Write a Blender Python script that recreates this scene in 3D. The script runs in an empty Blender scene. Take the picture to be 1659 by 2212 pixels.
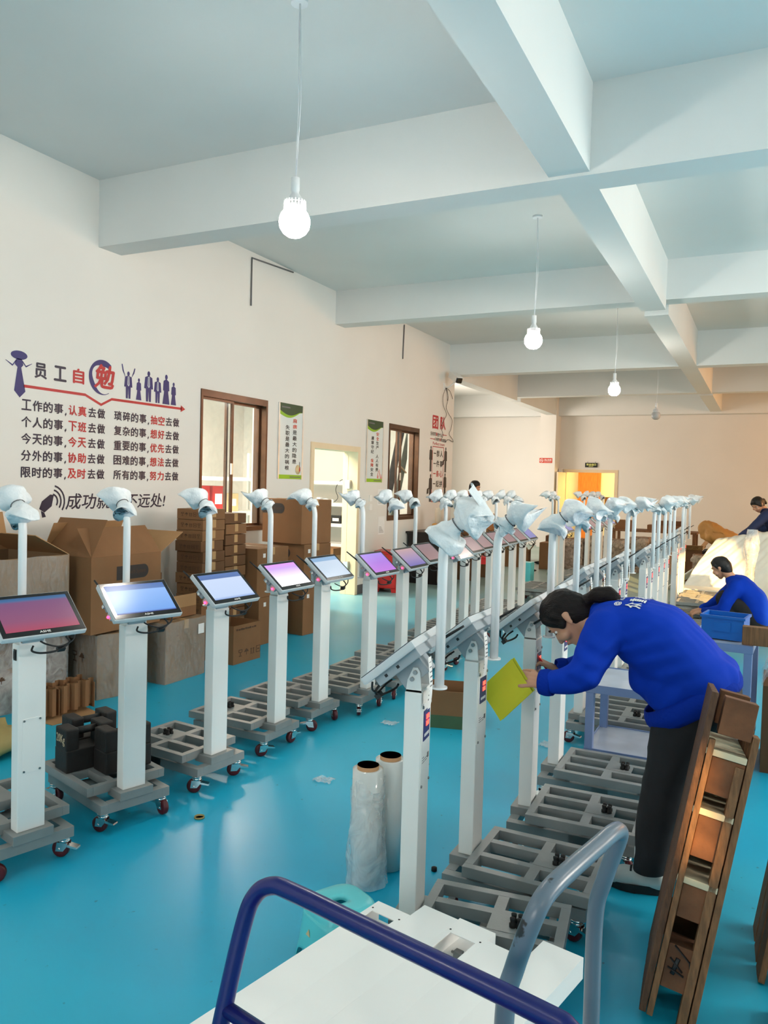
import bpy, bmesh, math, random
from mathutils import Matrix, Vector, Euler, noise as mnoise
random.seed(7)
R = math.radians
scene = bpy.context.scene
col = scene.collection
# ------------------------------------------------------------------ camera
cam_d = bpy.data.cameras.new('camera'); cam = bpy.data.objects.new('camera', cam_d); col.objects.link(cam)
cam.matrix_world = Matrix(((0.8971, -0.0413, 0.4399, 0), (0.4410, 0.0219, -0.8972, 0), (0.0274, 0.9989, 0.0379, 1.6), (0, 0, 0, 1)))
cam_d.sensor_fit = 'VERTICAL'; cam_d.sensor_height = 36; cam_d.lens = 36 * 1681 / 2212
cam_d.clip_start = 0.05; cam_d.clip_end = 200
scene.camera = cam
# ------------------------------------------------------------------ view, world, sun, daylight
vs = scene.view_settings
scene.display_settings.display_device = 'sRGB'
scene.cycles.max_bounces = 8; scene.cycles.diffuse_bounces = 4; scene.cycles.glossy_bounces = 3; scene.cycles.transparent_max_bounces = 6; scene.cycles.caustics_reflective = False; scene.cycles.caustics_refractive = False
vs.view_transform = 'Standard'; vs.look = 'None'; vs.gamma = 1; vs.use_curve_mapping = False
vs.exposure = 0.30
BULB_POWER = 36.0          # radiant watts of one lit ceiling bulb
wd = bpy.data.worlds.new('sky'); scene.world = wd; wd.use_nodes = True
wb = wd.node_tree.nodes['Background']; wb.inputs[0].default_value = (1.0, .72, .46, 1); wb.inputs[1].default_value = .6
sd = bpy.data.lights.new('sun', 'SUN'); sd.energy = 11.0; sd.color = (1, .58, .20); sd.angle = R(.6)
so = bpy.data.objects.new('sun', sd); col.objects.link(so)
so.rotation_euler = Vector((-.50, .85, -.19)).to_track_quat('-Z', 'Y').to_euler()
def area(name, loc, direction, sx, sy, power, color):
    d = bpy.data.lights.new(name, 'AREA'); d.shape = 'RECTANGLE'; d.size = sx; d.size_y = sy; d.energy = power; d.color = color
    o = bpy.data.objects.new(name, d); col.objects.link(o); o.location = loc
    o.rotation_euler = Vector(direction).to_track_quat('-Z', 'Y').to_euler()
    return o
WARM = (1, .70, .42); CREAM = (1, .86, .74); COOL = (.92, .97, 1.0)
area('rear_fill_light', (-1.0, -6.7, 2.3), (0, 1, -.1), 5.0, 1.8, 150, (1, .94, .87))  # added fill light in front of the solid rear wall, no window there
area('daylight_side_window', (6.0, 5.4, 2.2), (-1, -.12, -.16), 3.4, 1.5, 300, (1, .93, .85))
area('daylight_far_side_window', (6.0, 16.4, 2.2), (-1, 0, -.05), 5.0, 1.6, 190, (1, .42, .14))
area('alcove_fill_light', (-8.2, 17.2, 2.2), (1, 0, -.05), 3.0, 1.6, 190, CREAM)  # added light to brighten the alcove, no window is built behind it
area('storeroom_lamp', (-7.2, 9.0, 3.3), (0, 0, -1), 2.6, .6, 260, (1, .84, .66))
area('storeroom_lamp', (-7.2, 5.4, 3.3), (0, 0, -1), 2.0, .6, 260, (1, .84, .66))
area('corridor_window_light', (-2.2, 22.6, 2.0), (-1, 0, -.05), 1.2, 1.8, 160, (1, .66, .22))

# ------------------------------------------------------------------ materials
def lin(c): return tuple((v / 12.92 if v <= .04045 else ((v + .055) / 1.055) ** 2.4) for v in c)
def rgb(r, g, b): return lin((r / 255, g / 255, b / 255))
M = {}
def mat(name, c, rough=.5, metal=0., nscale=6., namt=.08, bump=0., bscale=40., spec=.5, emit=None, estr=0., coat=0., alpha=1., trans=0., stretch=None, c2=None, lo=.35, hi=.65, sheen=0., subsurf=0.):
    m = bpy.data.materials.new(name); m.use_nodes = True; nt = m.node_tree; N = nt.nodes; L = nt.links
    b = N['Principled BSDF']; b.inputs['Roughness'].default_value = rough; b.inputs['Metallic'].default_value = metal
    b.inputs['Specular IOR Level'].default_value = spec; b.inputs['Coat Weight'].default_value = coat; b.inputs['Alpha'].default_value = alpha
    b.inputs['Transmission Weight'].default_value = trans; b.inputs['Sheen Weight'].default_value = sheen
    tc = N.new('ShaderNodeTexCoord'); mp = N.new('ShaderNodeMapping'); L.new(tc.outputs['Object'], mp.inputs[0])
    if stretch: mp.inputs['Scale'].default_value = stretch
    n = N.new('ShaderNodeTexNoise'); n.inputs['Scale'].default_value = nscale; n.inputs['Detail'].default_value = 4; L.new(mp.outputs[0], n.inputs[0])
    r = N.new('ShaderNodeValToRGB'); L.new(n.outputs[0], r.inputs[0]); e = r.color_ramp.elements
    e[0].position = lo; e[1].position = hi
    d = c2 if c2 else tuple(min(1, v * (1 + namt)) for v in c)
    e[0].color = (*(tuple(v * (1 - namt) for v in c) if not c2 else c), 1); e[1].color = (*d, 1)
    L.new(r.outputs[0], b.inputs['Base Color'])
    if bump:
        n2 = N.new('ShaderNodeTexNoise'); n2.inputs['Scale'].default_value = bscale; n2.inputs['Detail'].default_value = 3; L.new(mp.outputs[0], n2.inputs[0])
        bp = N.new('ShaderNodeBump'); bp.inputs['Strength'].default_value = bump; bp.inputs['Distance'].default_value = .01; L.new(n2.outputs[0], bp.inputs['Height']); L.new(bp.outputs[0], b.inputs['Normal'])
    if emit: b.inputs['Emission Color'].default_value = (*emit, 1); b.inputs['Emission Strength'].default_value = estr
    M[name] = m; return m
mat('plaster', rgb(231, 228, 222), .9, nscale=.7, namt=.025, bump=.05, bscale=14, spec=.2)
mat('ceiling_paint', rgb(226, 228, 226), .9, nscale=.5, namt=.03, bump=.04, bscale=9, spec=.2)
mat('skirting', rgb(92, 95, 98), .6)
mat('white_paint', rgb(238, 238, 235), .32, nscale=3, namt=.02)
mat('white_tube', rgb(238, 240, 241), .25, nscale=3, namt=.02)
mat('steel_paint', rgb(136, 139, 138), .38, nscale=9, namt=.06, bump=.04, bscale=120)
mat('housing', rgb(168, 176, 182), .42, nscale=8, namt=.04)
mat('housing_light', rgb(205, 210, 213), .4, nscale=8, namt=.03)
mat('black_glass', rgb(14, 14, 17), .12, nscale=3)
mat('black_plastic', rgb(22, 22, 24), .45, nscale=12)
mat('rubber', rgb(20, 20, 21), .75, nscale=20)
mat('chrome', (.78, .78, .77), .18, 1., nscale=30, namt=.06)
mat('bolt', (.30, .30, .30), .35, 1.)
mat('wheel_red', rgb(84, 18, 26), .35, nscale=20)
mat('wheel_hub', rgb(120, 120, 122), .45)
mat('bag', rgb(232, 236, 238), .42, nscale=14, namt=.03, bump=.9, bscale=34)
mat('paper', rgb(238, 238, 236), .8, nscale=20, namt=.02)
mat('print_black', rgb(26, 25, 27), .6); mat('print_grey', rgb(110, 110, 112), .7)
mat('vinyl_blue', rgb(25, 28, 104), .4); mat('vinyl_ink', rgb(22, 24, 54), .4); mat('vinyl_red', rgb(186, 30, 38), .4)
mat('vinyl_black', rgb(38, 30, 32), .45)
mat('carton', rgb(134, 97, 66), .82, nscale=3, namt=.07, bump=.05, bscale=60, spec=.25)
mat('carton_dark', rgb(108, 77, 53), .85, nscale=3, namt=.08, bump=.05, bscale=60, spec=.25)
mat('carton_inner', rgb(172, 132, 92), .85, nscale=4, namt=.06, spec=.25)
mat('carton_grey', rgb(134, 108, 81), .82, nscale=3, namt=.08, bump=.05, bscale=60, spec=.25)
mat('carton_print', rgb(84, 58, 40), .85); mat('carton_label', rgb(44, 38, 36), .6); mat('tape', rgb(176, 140, 96), .3)
mat('blue_print', rgb(32, 44, 110), .4)
mat('digits', (1, .04, .03), .5, emit=(1, .05, .03), estr=4.0)
mat('red_lamp', (1, .05, .15), .4, emit=(1, .03, .10), estr=6.0)
mat('cable', rgb(20, 20, 22), .5)
mat('iron', rgb(30, 27, 26), .6, nscale=16, namt=.2, bump=.15, bscale=50)
mat('cart_blue', rgb(118, 140, 184), .4, nscale=5, namt=.06)
mat('cart_top', rgb(176, 186, 202), .35, nscale=4, namt=.14)
mat('trolley_blue', rgb(22, 30, 104), .28, nscale=9, namt=.06)
mat('trolley_grey', rgb(104, 118, 132), .3, nscale=17, c2=rgb(52, 50, 50), lo=.66, hi=.68)
mat('crate_blue', rgb(16, 104, 196), .35, nscale=5, namt=.04)
mat('stool_teal', rgb(94, 206, 214), .32, nscale=5, namt=.04, bump=.05, bscale=30)
mat('wood_old', rgb(92, 62, 42), .75, nscale=7, namt=.3, stretch=(14, 14, 1), bump=.3, bscale=20)
mat('wood_mid', rgb(126, 88, 56), .72, nscale=7, namt=.25, stretch=(14, 14, 1), bump=.25, bscale=20)
mat('wood_block', rgb(110, 70, 44), .8, nscale=9, namt=.35, bump=.4, bscale=25)
mat('wood_pale', rgb(204, 190, 160), .8, nscale=9, namt=.15, bump=.2, bscale=25)
mat('yellow_paper', rgb(208, 208, 44), .7, nscale=4, namt=.05)
mat('pen_red', rgb(206, 22, 30), .3)
mat('skin', rgb(204, 152, 122), .5, nscale=10, namt=.05, subsurf=.1)
mat('hair', rgb(20, 11, 9), .5, spec=.25, nscale=3, namt=.35, stretch=(3, 22, 22), bump=.5, bscale=12)
mat('hair_black', rgb(18, 16, 16), .5, nscale=40, namt=.3, bump=.4, bscale=60)
mat('sweater', rgb(10, 56, 176), .85, spec=.12, nscale=3, namt=.05, bump=.6, bscale=6)
mat('sweater_rib', rgb(8, 48, 156), .9, spec=.12, nscale=3, namt=.05, bump=.4, bscale=60)
mat('jacket_dark', rgb(30, 44, 86), .7, nscale=6, namt=.1, bump=.4, bscale=12)
mat('jeans', rgb(24, 25, 29), .85, nscale=8, namt=.25, bump=.3, bscale=10)
mat('trousers', rgb(18, 18, 21), .85, nscale=8, namt=.2, bump=.3, bscale=10)
mat('shoe_white', rgb(206, 212, 208), .5); mat('shoe_black', rgb(24, 24, 26), .6); mat('shoe_cream', rgb(206, 194, 164), .6)
mat('pe_foam', rgb(244, 242, 230), .55, nscale=6, namt=.03, bump=.3, bscale=14)
mat('window_bronze', rgb(92, 64, 46), .3, .55, nscale=5, namt=.2)
mat('alu', (.75, .75, .74), .3, .9)
mat('door_cream', rgb(232, 212, 178), .5, nscale=3, namt=.03)
mat('wood_door', rgb(206, 126, 62), .45, nscale=5, namt=.15, stretch=(12, 12, 1))
mat('fire_red', rgb(186, 30, 28), .4); mat('plastic_red', rgb(214, 34, 34), .35)
mat('cabinet_black', rgb(30, 27, 27), .35, nscale=4, namt=.1); mat('beige_metal', rgb(196, 182, 164), .5)
mat('kraft', rgb(190, 140, 76), .55, nscale=5, namt=.12, bump=.5, bscale=10)
mat('fabric_grey', rgb(120, 122, 124), .9); mat('green_board', rgb(64, 92, 60), .6); mat('rod_green', rgb(92, 104, 92), .5, nscale=20, namt=.2)
mat('poster_white', rgb(226, 230, 228), .3, nscale=1.2, c2=rgb(206, 220, 224)); mat('poster_green', rgb(18, 66, 36), .3, nscale=2)
mat('poster_lime', rgb(138, 186, 24), .3, nscale=2); mat('poster_tan', rgb(214, 190, 144), .4)
mat('sign_red', rgb(208, 60, 34), .4); mat('sign_black', rgb(22, 22, 18), .4); mat('sign_text', rgb(214, 214, 120), .4, emit=rgb(214, 214, 120), estr=.25)
mat('leaf', rgb(50, 110, 44), .6); mat('tape_green', rgb(60, 110, 70), .5); mat('ochre_sack', rgb(164, 146, 92), .7, bump=.4, bscale=16); mat('core_brown', rgb(196, 150, 108), .85)
mat('bulb_white', rgb(236, 238, 240), .35); mat('bulb_off', rgb(190, 192, 194), .2)
mat('bulb_on', (1, 1, 1), .4, emit=(1, .925, .83), estr=BULB_POWER / (math.pi * 4 * math.pi * .082 ** 2))

def node_mat(name, build):
    m = bpy.data.materials.new(name); m.use_nodes = True; nt = m.node_tree; build(nt, nt.nodes, nt.links, nt.nodes['Principled BSDF'], nt.nodes['Material Output']); M[name] = m; return m
def _floor(nt, N, L, b, out):
    tc = N.new('ShaderNodeTexCoord')
    n = N.new('ShaderNodeTexNoise'); n.inputs['Scale'].default_value = .55; n.inputs['Detail'].default_value = 6; L.new(tc.outputs['Object'], n.inputs[0])
    r = N.new('ShaderNodeValToRGB'); e = r.color_ramp.elements; e[0].position = .3; e[0].color = (*rgb(0, 164, 206), 1); e[1].position = .72; e[1].color = (*rgb(38, 180, 208), 1); L.new(n.outputs[0], r.inputs[0])
    n2 = N.new('ShaderNodeTexNoise'); n2.inputs['Scale'].default_value = 22; n2.inputs['Detail'].default_value = 5; L.new(tc.outputs['Object'], n2.inputs[0])
    r2 = N.new('ShaderNodeValToRGB'); r2.color_ramp.elements[0].position = .24; r2.color_ramp.elements[1].position = .31; L.new(n2.outputs[0], r2.inputs[0])
    mx = N.new('ShaderNodeMix'); mx.data_type = 'RGBA'; L.new(r2.outputs[0], mx.inputs[0]); mx.inputs[6].default_value = (*rgb(20, 110, 140), 1); L.new(r.outputs[0], mx.inputs[7])
    sp = N.new('ShaderNodeSeparateXYZ'); L.new(tc.outputs['Object'], sp.inputs[0])     # reflection of the bright far walls painted in as a pale tint
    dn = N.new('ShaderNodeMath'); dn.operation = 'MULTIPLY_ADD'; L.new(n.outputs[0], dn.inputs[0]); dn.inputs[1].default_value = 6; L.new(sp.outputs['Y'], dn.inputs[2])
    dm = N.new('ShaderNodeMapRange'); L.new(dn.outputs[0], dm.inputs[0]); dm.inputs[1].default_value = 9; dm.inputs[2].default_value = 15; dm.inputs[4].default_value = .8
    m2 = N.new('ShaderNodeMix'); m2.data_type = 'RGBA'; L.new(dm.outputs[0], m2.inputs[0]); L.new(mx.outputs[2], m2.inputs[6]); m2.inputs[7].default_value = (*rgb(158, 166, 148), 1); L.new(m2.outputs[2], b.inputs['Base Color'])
    b.inputs['Coat Weight'].default_value = .0
    r3 = N.new('ShaderNodeMapRange'); L.new(n.outputs[0], r3.inputs[0]); r3.inputs[1].default_value = .3; r3.inputs[2].default_value = .7; r3.inputs[3].default_value = .28; r3.inputs[4].default_value = .46
    L.new(r3.outputs[0], b.inputs['Roughness'])
    n3 = N.new('ShaderNodeTexNoise'); n3.inputs['Scale'].default_value = 2.2; L.new(tc.outputs['Object'], n3.inputs[0])
    bp = N.new('ShaderNodeBump'); bp.inputs['Strength'].default_value = .12; bp.inputs['Distance'].default_value = .02; L.new(n3.outputs[0], bp.inputs['Height']); L.new(bp.outputs[0], b.inputs['Normal'])
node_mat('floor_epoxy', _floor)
def _film(strength, tint, opac, stretch=(1, 1, 1)):
    def f(nt, N, L, b, out):
        b.inputs['Base Color'].default_value = (*tint, 1); b.inputs['Roughness'].default_value = .12
        tc = N.new('ShaderNodeTexCoord'); n = N.new('ShaderNodeTexNoise'); n.inputs['Scale'].default_value = 9; n.inputs['Detail'].default_value = 5; n.inputs['Distortion'].default_value = 1.5; mp = N.new('ShaderNodeMapping'); mp.inputs['Scale'].default_value = stretch; mp.inputs['Rotation'].default_value = (.5, .2, 0); L.new(tc.outputs['Object'], mp.inputs[0]); L.new(mp.outputs[0], n.inputs[0])
        bp = N.new('ShaderNodeBump'); bp.inputs['Strength'].default_value = strength; bp.inputs['Distance'].default_value = .03; L.new(n.outputs[0], bp.inputs['Height']); L.new(bp.outputs[0], b.inputs['Normal'])
        t = N.new('ShaderNodeBsdfTransparent'); mx = N.new('ShaderNodeMixShader')
        mr = N.new('ShaderNodeMapRange'); L.new(n.outputs[0], mr.inputs[0]); mr.inputs[1].default_value = .35; mr.inputs[2].default_value = .7; mr.inputs[3].default_value = opac * .6; mr.inputs[4].default_value = opac * 1.4
        L.new(mr.outputs[0], mx.inputs[0]); L.new(t.outputs[0], mx.inputs[1]); L.new(b.outputs[0], mx.inputs[2]); L.new(mx.outputs[0], out.inputs[0])
    return f
node_mat('film', _film(1.0, (.84, .84, .82), .20, (2.6, 2.6, 1.0)))
node_mat('film_thick', _film(.6, (.85, .87, .88), .42))
node_mat('glass', _film(.0, (.9, .9, .9), .05))
def _screen(stops, s, diag=0.):
    def f(nt, N, L, b, out):
        tc = N.new('ShaderNodeTexCoord'); sp = N.new('ShaderNodeSeparateXYZ'); L.new(tc.outputs['Generated'], sp.inputs[0])
        a = N.new('ShaderNodeMath'); a.operation = 'MULTIPLY_ADD'; L.new(sp.outputs['Y'], a.inputs[0]); a.inputs[1].default_value = diag; L.new(sp.outputs['Z'], a.inputs[2])
        r = N.new('ShaderNodeValToRGB'); L.new(a.outputs[0], r.inputs[0]); e = r.color_ramp.elements
        while len(e) < len(stops): e.new(.5)
        for k, (p, c) in enumerate(stops): e[k].position = p; e[k].color = (*c, 1)
        b.inputs['Base Color'].default_value = (.02, .02, .02, 1); b.inputs['Roughness'].default_value = .2; b.inputs['Specular IOR Level'].default_value = .12
        L.new(r.outputs[0], b.inputs['Emission Color']); b.inputs['Emission Strength'].default_value = s
    return f
node_mat('screen_maroon', _screen([(0, rgb(176, 74, 100)), (.3, rgb(146, 84, 120)), (.85, rgb(128, 82, 126)), (.93, rgb(62, 110, 160)), (1, rgb(54, 92, 140))], .75))
node_mat('screen_blue', _screen([(0, rgb(52, 50, 130)), (.06, rgb(112, 160, 226)), (.8, rgb(140, 180, 238)), (.82, rgb(84, 120, 178)), (1, rgb(80, 112, 176))], .9))
node_mat('screen_white', _screen([(0, rgb(130, 160, 214)), (.1, rgb(190, 208, 238)), (.8, rgb(196, 212, 240)), (.82, rgb(84, 112, 168)), (1, rgb(92, 120, 176))], .9))
node_mat('screen_violet_glare', _screen([(0, rgb(255, 255, 255)), (.35, rgb(238, 226, 252)), (.8, rgb(188, 150, 226)), (1, rgb(206, 140, 224))], 1.1))  # white lower part is lamp glare painted into the screen glow
node_mat('screen_violet', _screen([(0, rgb(186, 116, 214)), (.5, rgb(166, 112, 214)), (1, rgb(158, 128, 224))], .9))
node_mat('screen_pale', _screen([(0, rgb(176, 196, 216)), (.8, rgb(190, 206, 224)), (.82, rgb(132, 168, 204)), (1, rgb(132, 168, 204))], .9))
node_mat('screen_pink', _screen([(0, rgb(120, 110, 190)), (.4, rgb(168, 146, 196)), (1, rgb(208, 170, 170))], .7))
node_mat('screen_dusk', _screen([(0, rgb(164, 128, 130)), (1, rgb(150, 122, 128))], .7))  # dull pinkish reflection on the far screens, painted as glow
node_mat('screen_lilac', _screen([(0, rgb(132, 132, 190)), (1, rgb(140, 140, 200))], .8))

# ------------------------------------------------------------------ mesh builder
class MB:
    def __init__(s): s.bm = bmesh.new()
    def _fin(s, vs, mi, T=None, smooth=False):
        if T is not None:
            for v in vs: v.co = T @ v.co
        fs = {f for v in vs for f in v.link_faces}
        for f in fs: f.material_index = mi; f.smooth = smooth
        return s
    def box(s, x0, x1, y0, y1, z0, z1, mi=0, T=None, bev=0.):
        r = bmesh.ops.create_cube(s.bm, size=1); vs = r['verts']
        for v in vs: v.co = Vector((x0 if v.co.x < 0 else x1, y0 if v.co.y < 0 else y1, z0 if v.co.z < 0 else z1))
        if bev:
            es = list({e for v in vs for e in v.link_edges})
            r2 = bmesh.ops.bevel(s.bm, geom=es, offset=bev, segments=2, affect='EDGES', profile=.6)
            vs = list({v for f in r2['faces'] for v in f.verts} | {v for v in vs if v.is_valid})
            vs = list({w for v in vs for f in v.link_faces for w in f.verts})
        return s._fin(vs, mi, T)
    def tube(s, pts, r, n=12, mi=0, T=None, caps=True, smooth=True, flat=1.):
        pts = [Vector(p) for p in pts]; rs = r if isinstance(r, (list, tuple)) else [r] * len(pts)
        t0 = (pts[1] - pts[0]).normalized(); up = Vector((0, 0, 1)) if abs(t0.z) < .9 else Vector((0, 1, 0))
        u = t0.cross(up).normalized(); rings = []; allv = []
        for i, p in enumerate(pts):
            t = (pts[min(i + 1, len(pts) - 1)] - pts[max(i - 1, 0)]).normalized()
            u = (u - t * u.dot(t)).normalized(); w = t.cross(u)
            ring = [s.bm.verts.new(p + (u * math.cos(2 * math.pi * k / n) + w * math.sin(2 * math.pi * k / n) * flat) * rs[i]) for k in range(n)]
            rings.append(ring); allv += ring
        for a, b in zip(rings, rings[1:]):
            for k in range(n): s.bm.faces.new((a[k], a[(k + 1) % n], b[(k + 1) % n], b[k]))
        s._fin(allv, mi, None, smooth)
        if caps:
            for ring, rev in ((rings[0], True), (rings[-1], False)):
                f = s.bm.faces.new(ring[::-1] if rev else ring); f.material_index = mi
        if T is not None:
            for v in allv: v.co = T @ v.co
        return s
    def lathe(s, prof, n=24, mi=0, T=None, smooth=True):
        allv = []; rings = []
        for (r, z) in prof:
            ring = [s.bm.verts.new((r * math.cos(2 * math.pi * k / n), r * math.sin(2 * math.pi * k / n), z)) for k in range(n)]
            rings.append(ring); allv += ring
        for a, b in zip(rings, rings[1:]):
            for k in range(n): s.bm.faces.new((a[k], a[(k + 1) % n], b[(k + 1) % n], b[k]))
        s._fin(allv, mi, None, smooth)
        for ring, rev in ((rings[0], True), (rings[-1], False)):
            if prof[0 if rev else -1][0] > 1e-4:
                f = s.bm.faces.new(ring[::-1] if rev else ring); f.material_index = mi
        if T is not None:
            for v in allv: v.co = T @ v.co
        return s
    def prism(s, poly, h0, h1, mi=0, T=None):
        a = [s.bm.verts.new((x, y, h0)) for x, y in poly]; b = [s.bm.verts.new((x, y, h1)) for x, y in poly]; n = len(poly)
        fs = [s.bm.faces.new(a[::-1]), s.bm.faces.new(b)] + [s.bm.faces.new((a[k], a[(k + 1) % n], b[(k + 1) % n], b[k])) for k in range(n)]
        return s._fin(a + b, mi, T)
    def ball(s, c, r, mi=0, sc=(1, 1, 1), rot=None, sub=2):
        vs = bmesh.ops.create_icosphere(s.bm, subdivisions=sub, radius=r)['verts']
        T = Matrix.Translation(c) @ (rot.to_matrix().to_4x4() if rot else Matrix()) @ Matrix.Diagonal((*sc, 1))
        return s._fin(vs, mi, T, True)
    def grid(s, fn, nu, nv, mi=0, closed_u=False, smooth=True, T=None):
        vv = [[s.bm.verts.new(fn(i / (nu if closed_u else nu - 1), j / (nv - 1))) for i in range(nu)] for j in range(nv)]
        for j in range(nv - 1):
            for i in range(nu if closed_u else nu - 1):
                k = (i + 1) % nu; s.bm.faces.new((vv[j][i], vv[j][k], vv[j + 1][k], vv[j + 1][i]))
        return s._fin([v for row in vv for v in row], mi, T, smooth)
    def mesh(s, name, mats):
        bmesh.ops.recalc_face_normals(s.bm, faces=s.bm.faces)
        me = bpy.data.meshes.new(name); s.bm.to_mesh(me); s.bm.free()
        for m in (mats if isinstance(mats, (list, tuple)) else [mats]): me.materials.append(M[m])
        return me
    def build(s, name, mats, parent=None, loc=None, label=None):
        return link(name, s.mesh(name, mats), parent, loc, label)
def link(name, me, parent=None, loc=None, label=None):
    o = bpy.data.objects.new(name, me); col.objects.link(o)
    if parent: o.parent = parent
    if loc: o.location = loc
    if label: o['label'] = label
    return o
def tag(o, label=None, cat=None, group=None, kind=None):
    if label: o['label'] = label
    if cat: o['category'] = cat
    if group: o['group'] = group
    if kind: o['kind'] = kind
    return o
def thing(name, label, cat, loc=(0, 0, 0), rz=0., group=None):
    o = bpy.data.objects.new(name, None); col.objects.link(o); o.location = loc; o.rotation_euler = (0, 0, rz)
    o.empty_display_size = .1
    return tag(o, label, cat, group)
def struct(name, mb, mats, parent=None):
    o = mb.build(name, mats, parent)
    if not parent: o['kind'] = 'structure'
    return o
def copy_tree(o, parent=None):
    c = o.copy(); col.objects.link(c)
    if parent: c.parent = parent
    for ch in list(o.children): copy_tree(ch, c)
    return c
def wall_T(x, y, z):   # local (u, v, n) -> (+Y, +Z, +X): things hung on the left wall
    return Matrix(((0, 0, 1, x), (1, 0, 0, y), (0, 1, 0, z), (0, 0, 0, 1)))
_txt = {}
def glyphs(body, bold=.0):
    """flat outline mesh of a line of writing, as (verts, faces) normalised to its own box"""
    key = (body, bold)
    if key in _txt: return _txt[key]
    c = bpy.data.curves.new('writing', 'FONT'); c.body = body; c.size = 1; c.offset = bold; c.resolution_u = 2; c.fill_mode = 'FRONT'
    o = bpy.data.objects.new('writing', c); col.objects.link(o); bpy.context.view_layer.update()
    dg = bpy.context.evaluated_depsgraph_get(); me = bpy.data.meshes.new_from_object(o.evaluated_get(dg))
    vs = [v.co.copy() for v in me.vertices]; fs = [tuple(p.vertices) for p in me.polygons]
    bpy.data.objects.remove(o); bpy.data.curves.remove(c); bpy.data.meshes.remove(me)
    x0 = min(v.x for v in vs); x1 = max(v.x for v in vs); y0 = min(v.y for v in vs); y1 = max(v.y for v in vs)
    _txt[key] = ([((v.x - x0) / (x1 - x0), (v.y - y0) / (y1 - y0)) for v in vs], fs, (x1 - x0, y1 - y0)); return _txt[key]
def write(mb, body, u0, v0, u1, v1, T, bold=.0, mi=0, lift=.0, shear=0.):
    vs, fs, _ = glyphs(body)
    w, h = u1 - u0, v1 - v0; k = min(abs(w) / max(1, len(body)), abs(h)) * bold * 1.15
    if bold:      # heavier strokes: the outline is struck again a hair to each side
        for i, (dx, dy) in enumerate(((k, 0), (-k, 0), (0, k * .8), (0, -k * .8))): write(mb, body, u0 + k + dx, v0 + k * .8 + dy, u1 - k + dx, v1 - k * .8 + dy, T, 0, mi, lift + .0004 * i, shear)
        return mb
    nv = [mb.bm.verts.new(T @ Vector((u0 + x * (u1 - u0) + shear * y * (v1 - v0), v0 + y * (v1 - v0), lift))) for x, y in vs]
    for f in fs:
        try: fc = mb.bm.faces.new([nv[i] for i in f]); fc.material_index = mi
        except ValueError: pass
    return mb
# ================================================================== the room
WX, YB, ZC = -5.175, 20.95, 4.09
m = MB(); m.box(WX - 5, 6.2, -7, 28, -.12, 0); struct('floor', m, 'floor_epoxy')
m = MB(); m.box(WX - 5, 6.2, -7, 28, ZC, ZC + .15); struct('ceiling', m, 'ceiling_paint')
def opening_wall(mb, fixed, a0, a1, openings, z1=ZC, axis='x', th=.2):
    """a wall slab along y (axis x fixed) or along x (axis y fixed) with rectangular holes (a, b, z0, z1)"""
    def bx(a, b, z0, zz):
        if b - a < 1e-4 or zz - z0 < 1e-4: return
        if axis == 'x': mb.box(fixed - th, fixed, a, b, z0, zz)
        else: mb.box(a, b, fixed, fixed + th, z0, zz)
    p = a0
    for (a, b, z0, zz) in sorted(openings):
        bx(p, a, 0, z1); bx(a, b, 0, z0); bx(a, b, zz, z1); p = b
    bx(p, a1, 0, z1)
m = MB(); opening_wall(m, WX, -7, 13.33, [(6.27, 7.44, 1.02, 2.50), (8.47, 9.65, 0, 2.02), (10.65, 11.78, 1.02, 2.50)]); struct('wall_left', m, 'plaster')
m = MB(); opening_wall(m, YB, -9.9, 6.2, [(-4.85, -3.56, 0, 2.02)], axis='y'); struct('wall_back', m, 'plaster')
# right side and rear: outside the frame, with openings for daylight, placed and cut to aim the low sun
m = MB(); opening_wall(m, 6.4, -7, 21, [(-1.6, 1.6, 1.6, 3.5), (4.6, 6.6, 1.6, 3.1), (13.8, 19.0, 1.4, 3.1)]); struct('wall_right', m, 'plaster')
m = MB(); opening_wall(m, -7.2, -9.9, 6.2, [(5.42, 5.60, 2.6, 2.98)], axis='y'); struct('wall_rear', m, 'plaster')  # narrow slot added to throw a strip of sun onto the pallet
# alcove beyond the end of the left wall
m = MB(); m.box(WX - 4.6, WX - .2, 13.13, 13.33, 0, ZC); struct('wall_alcove_side', m, 'plaster')
m = MB(); m.box(-9.9, -9.7, 3.3, 21, 0, ZC); struct('wall_alcove_end', m, 'plaster')
# storeroom behind the left wall
m = MB(); m.box(-9.7, WX - .2, 3.2, 3.4, 0, ZC); struct('wall_storeroom', m, 'plaster')
# corridor behind the back wall
m = MB(); m.box(-7.0, 2, 24.2, 24.4, 0, ZC); struct('wall_corridor', m, 'plaster')
m = MB(); m.box(-5.9, -5.7, YB + .2, 24.2, 0, ZC); struct('wall_corridor_side', m, 'plaster')
# corner pillar in front of the back wall
m = MB(); m.box(-5.46, -5.04, 20.42, YB, 0, ZC); m.box(-5.02, -4.94, 20.8, YB, 0, 2.1); struct('trim_pillar', m, 'plaster')
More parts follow.
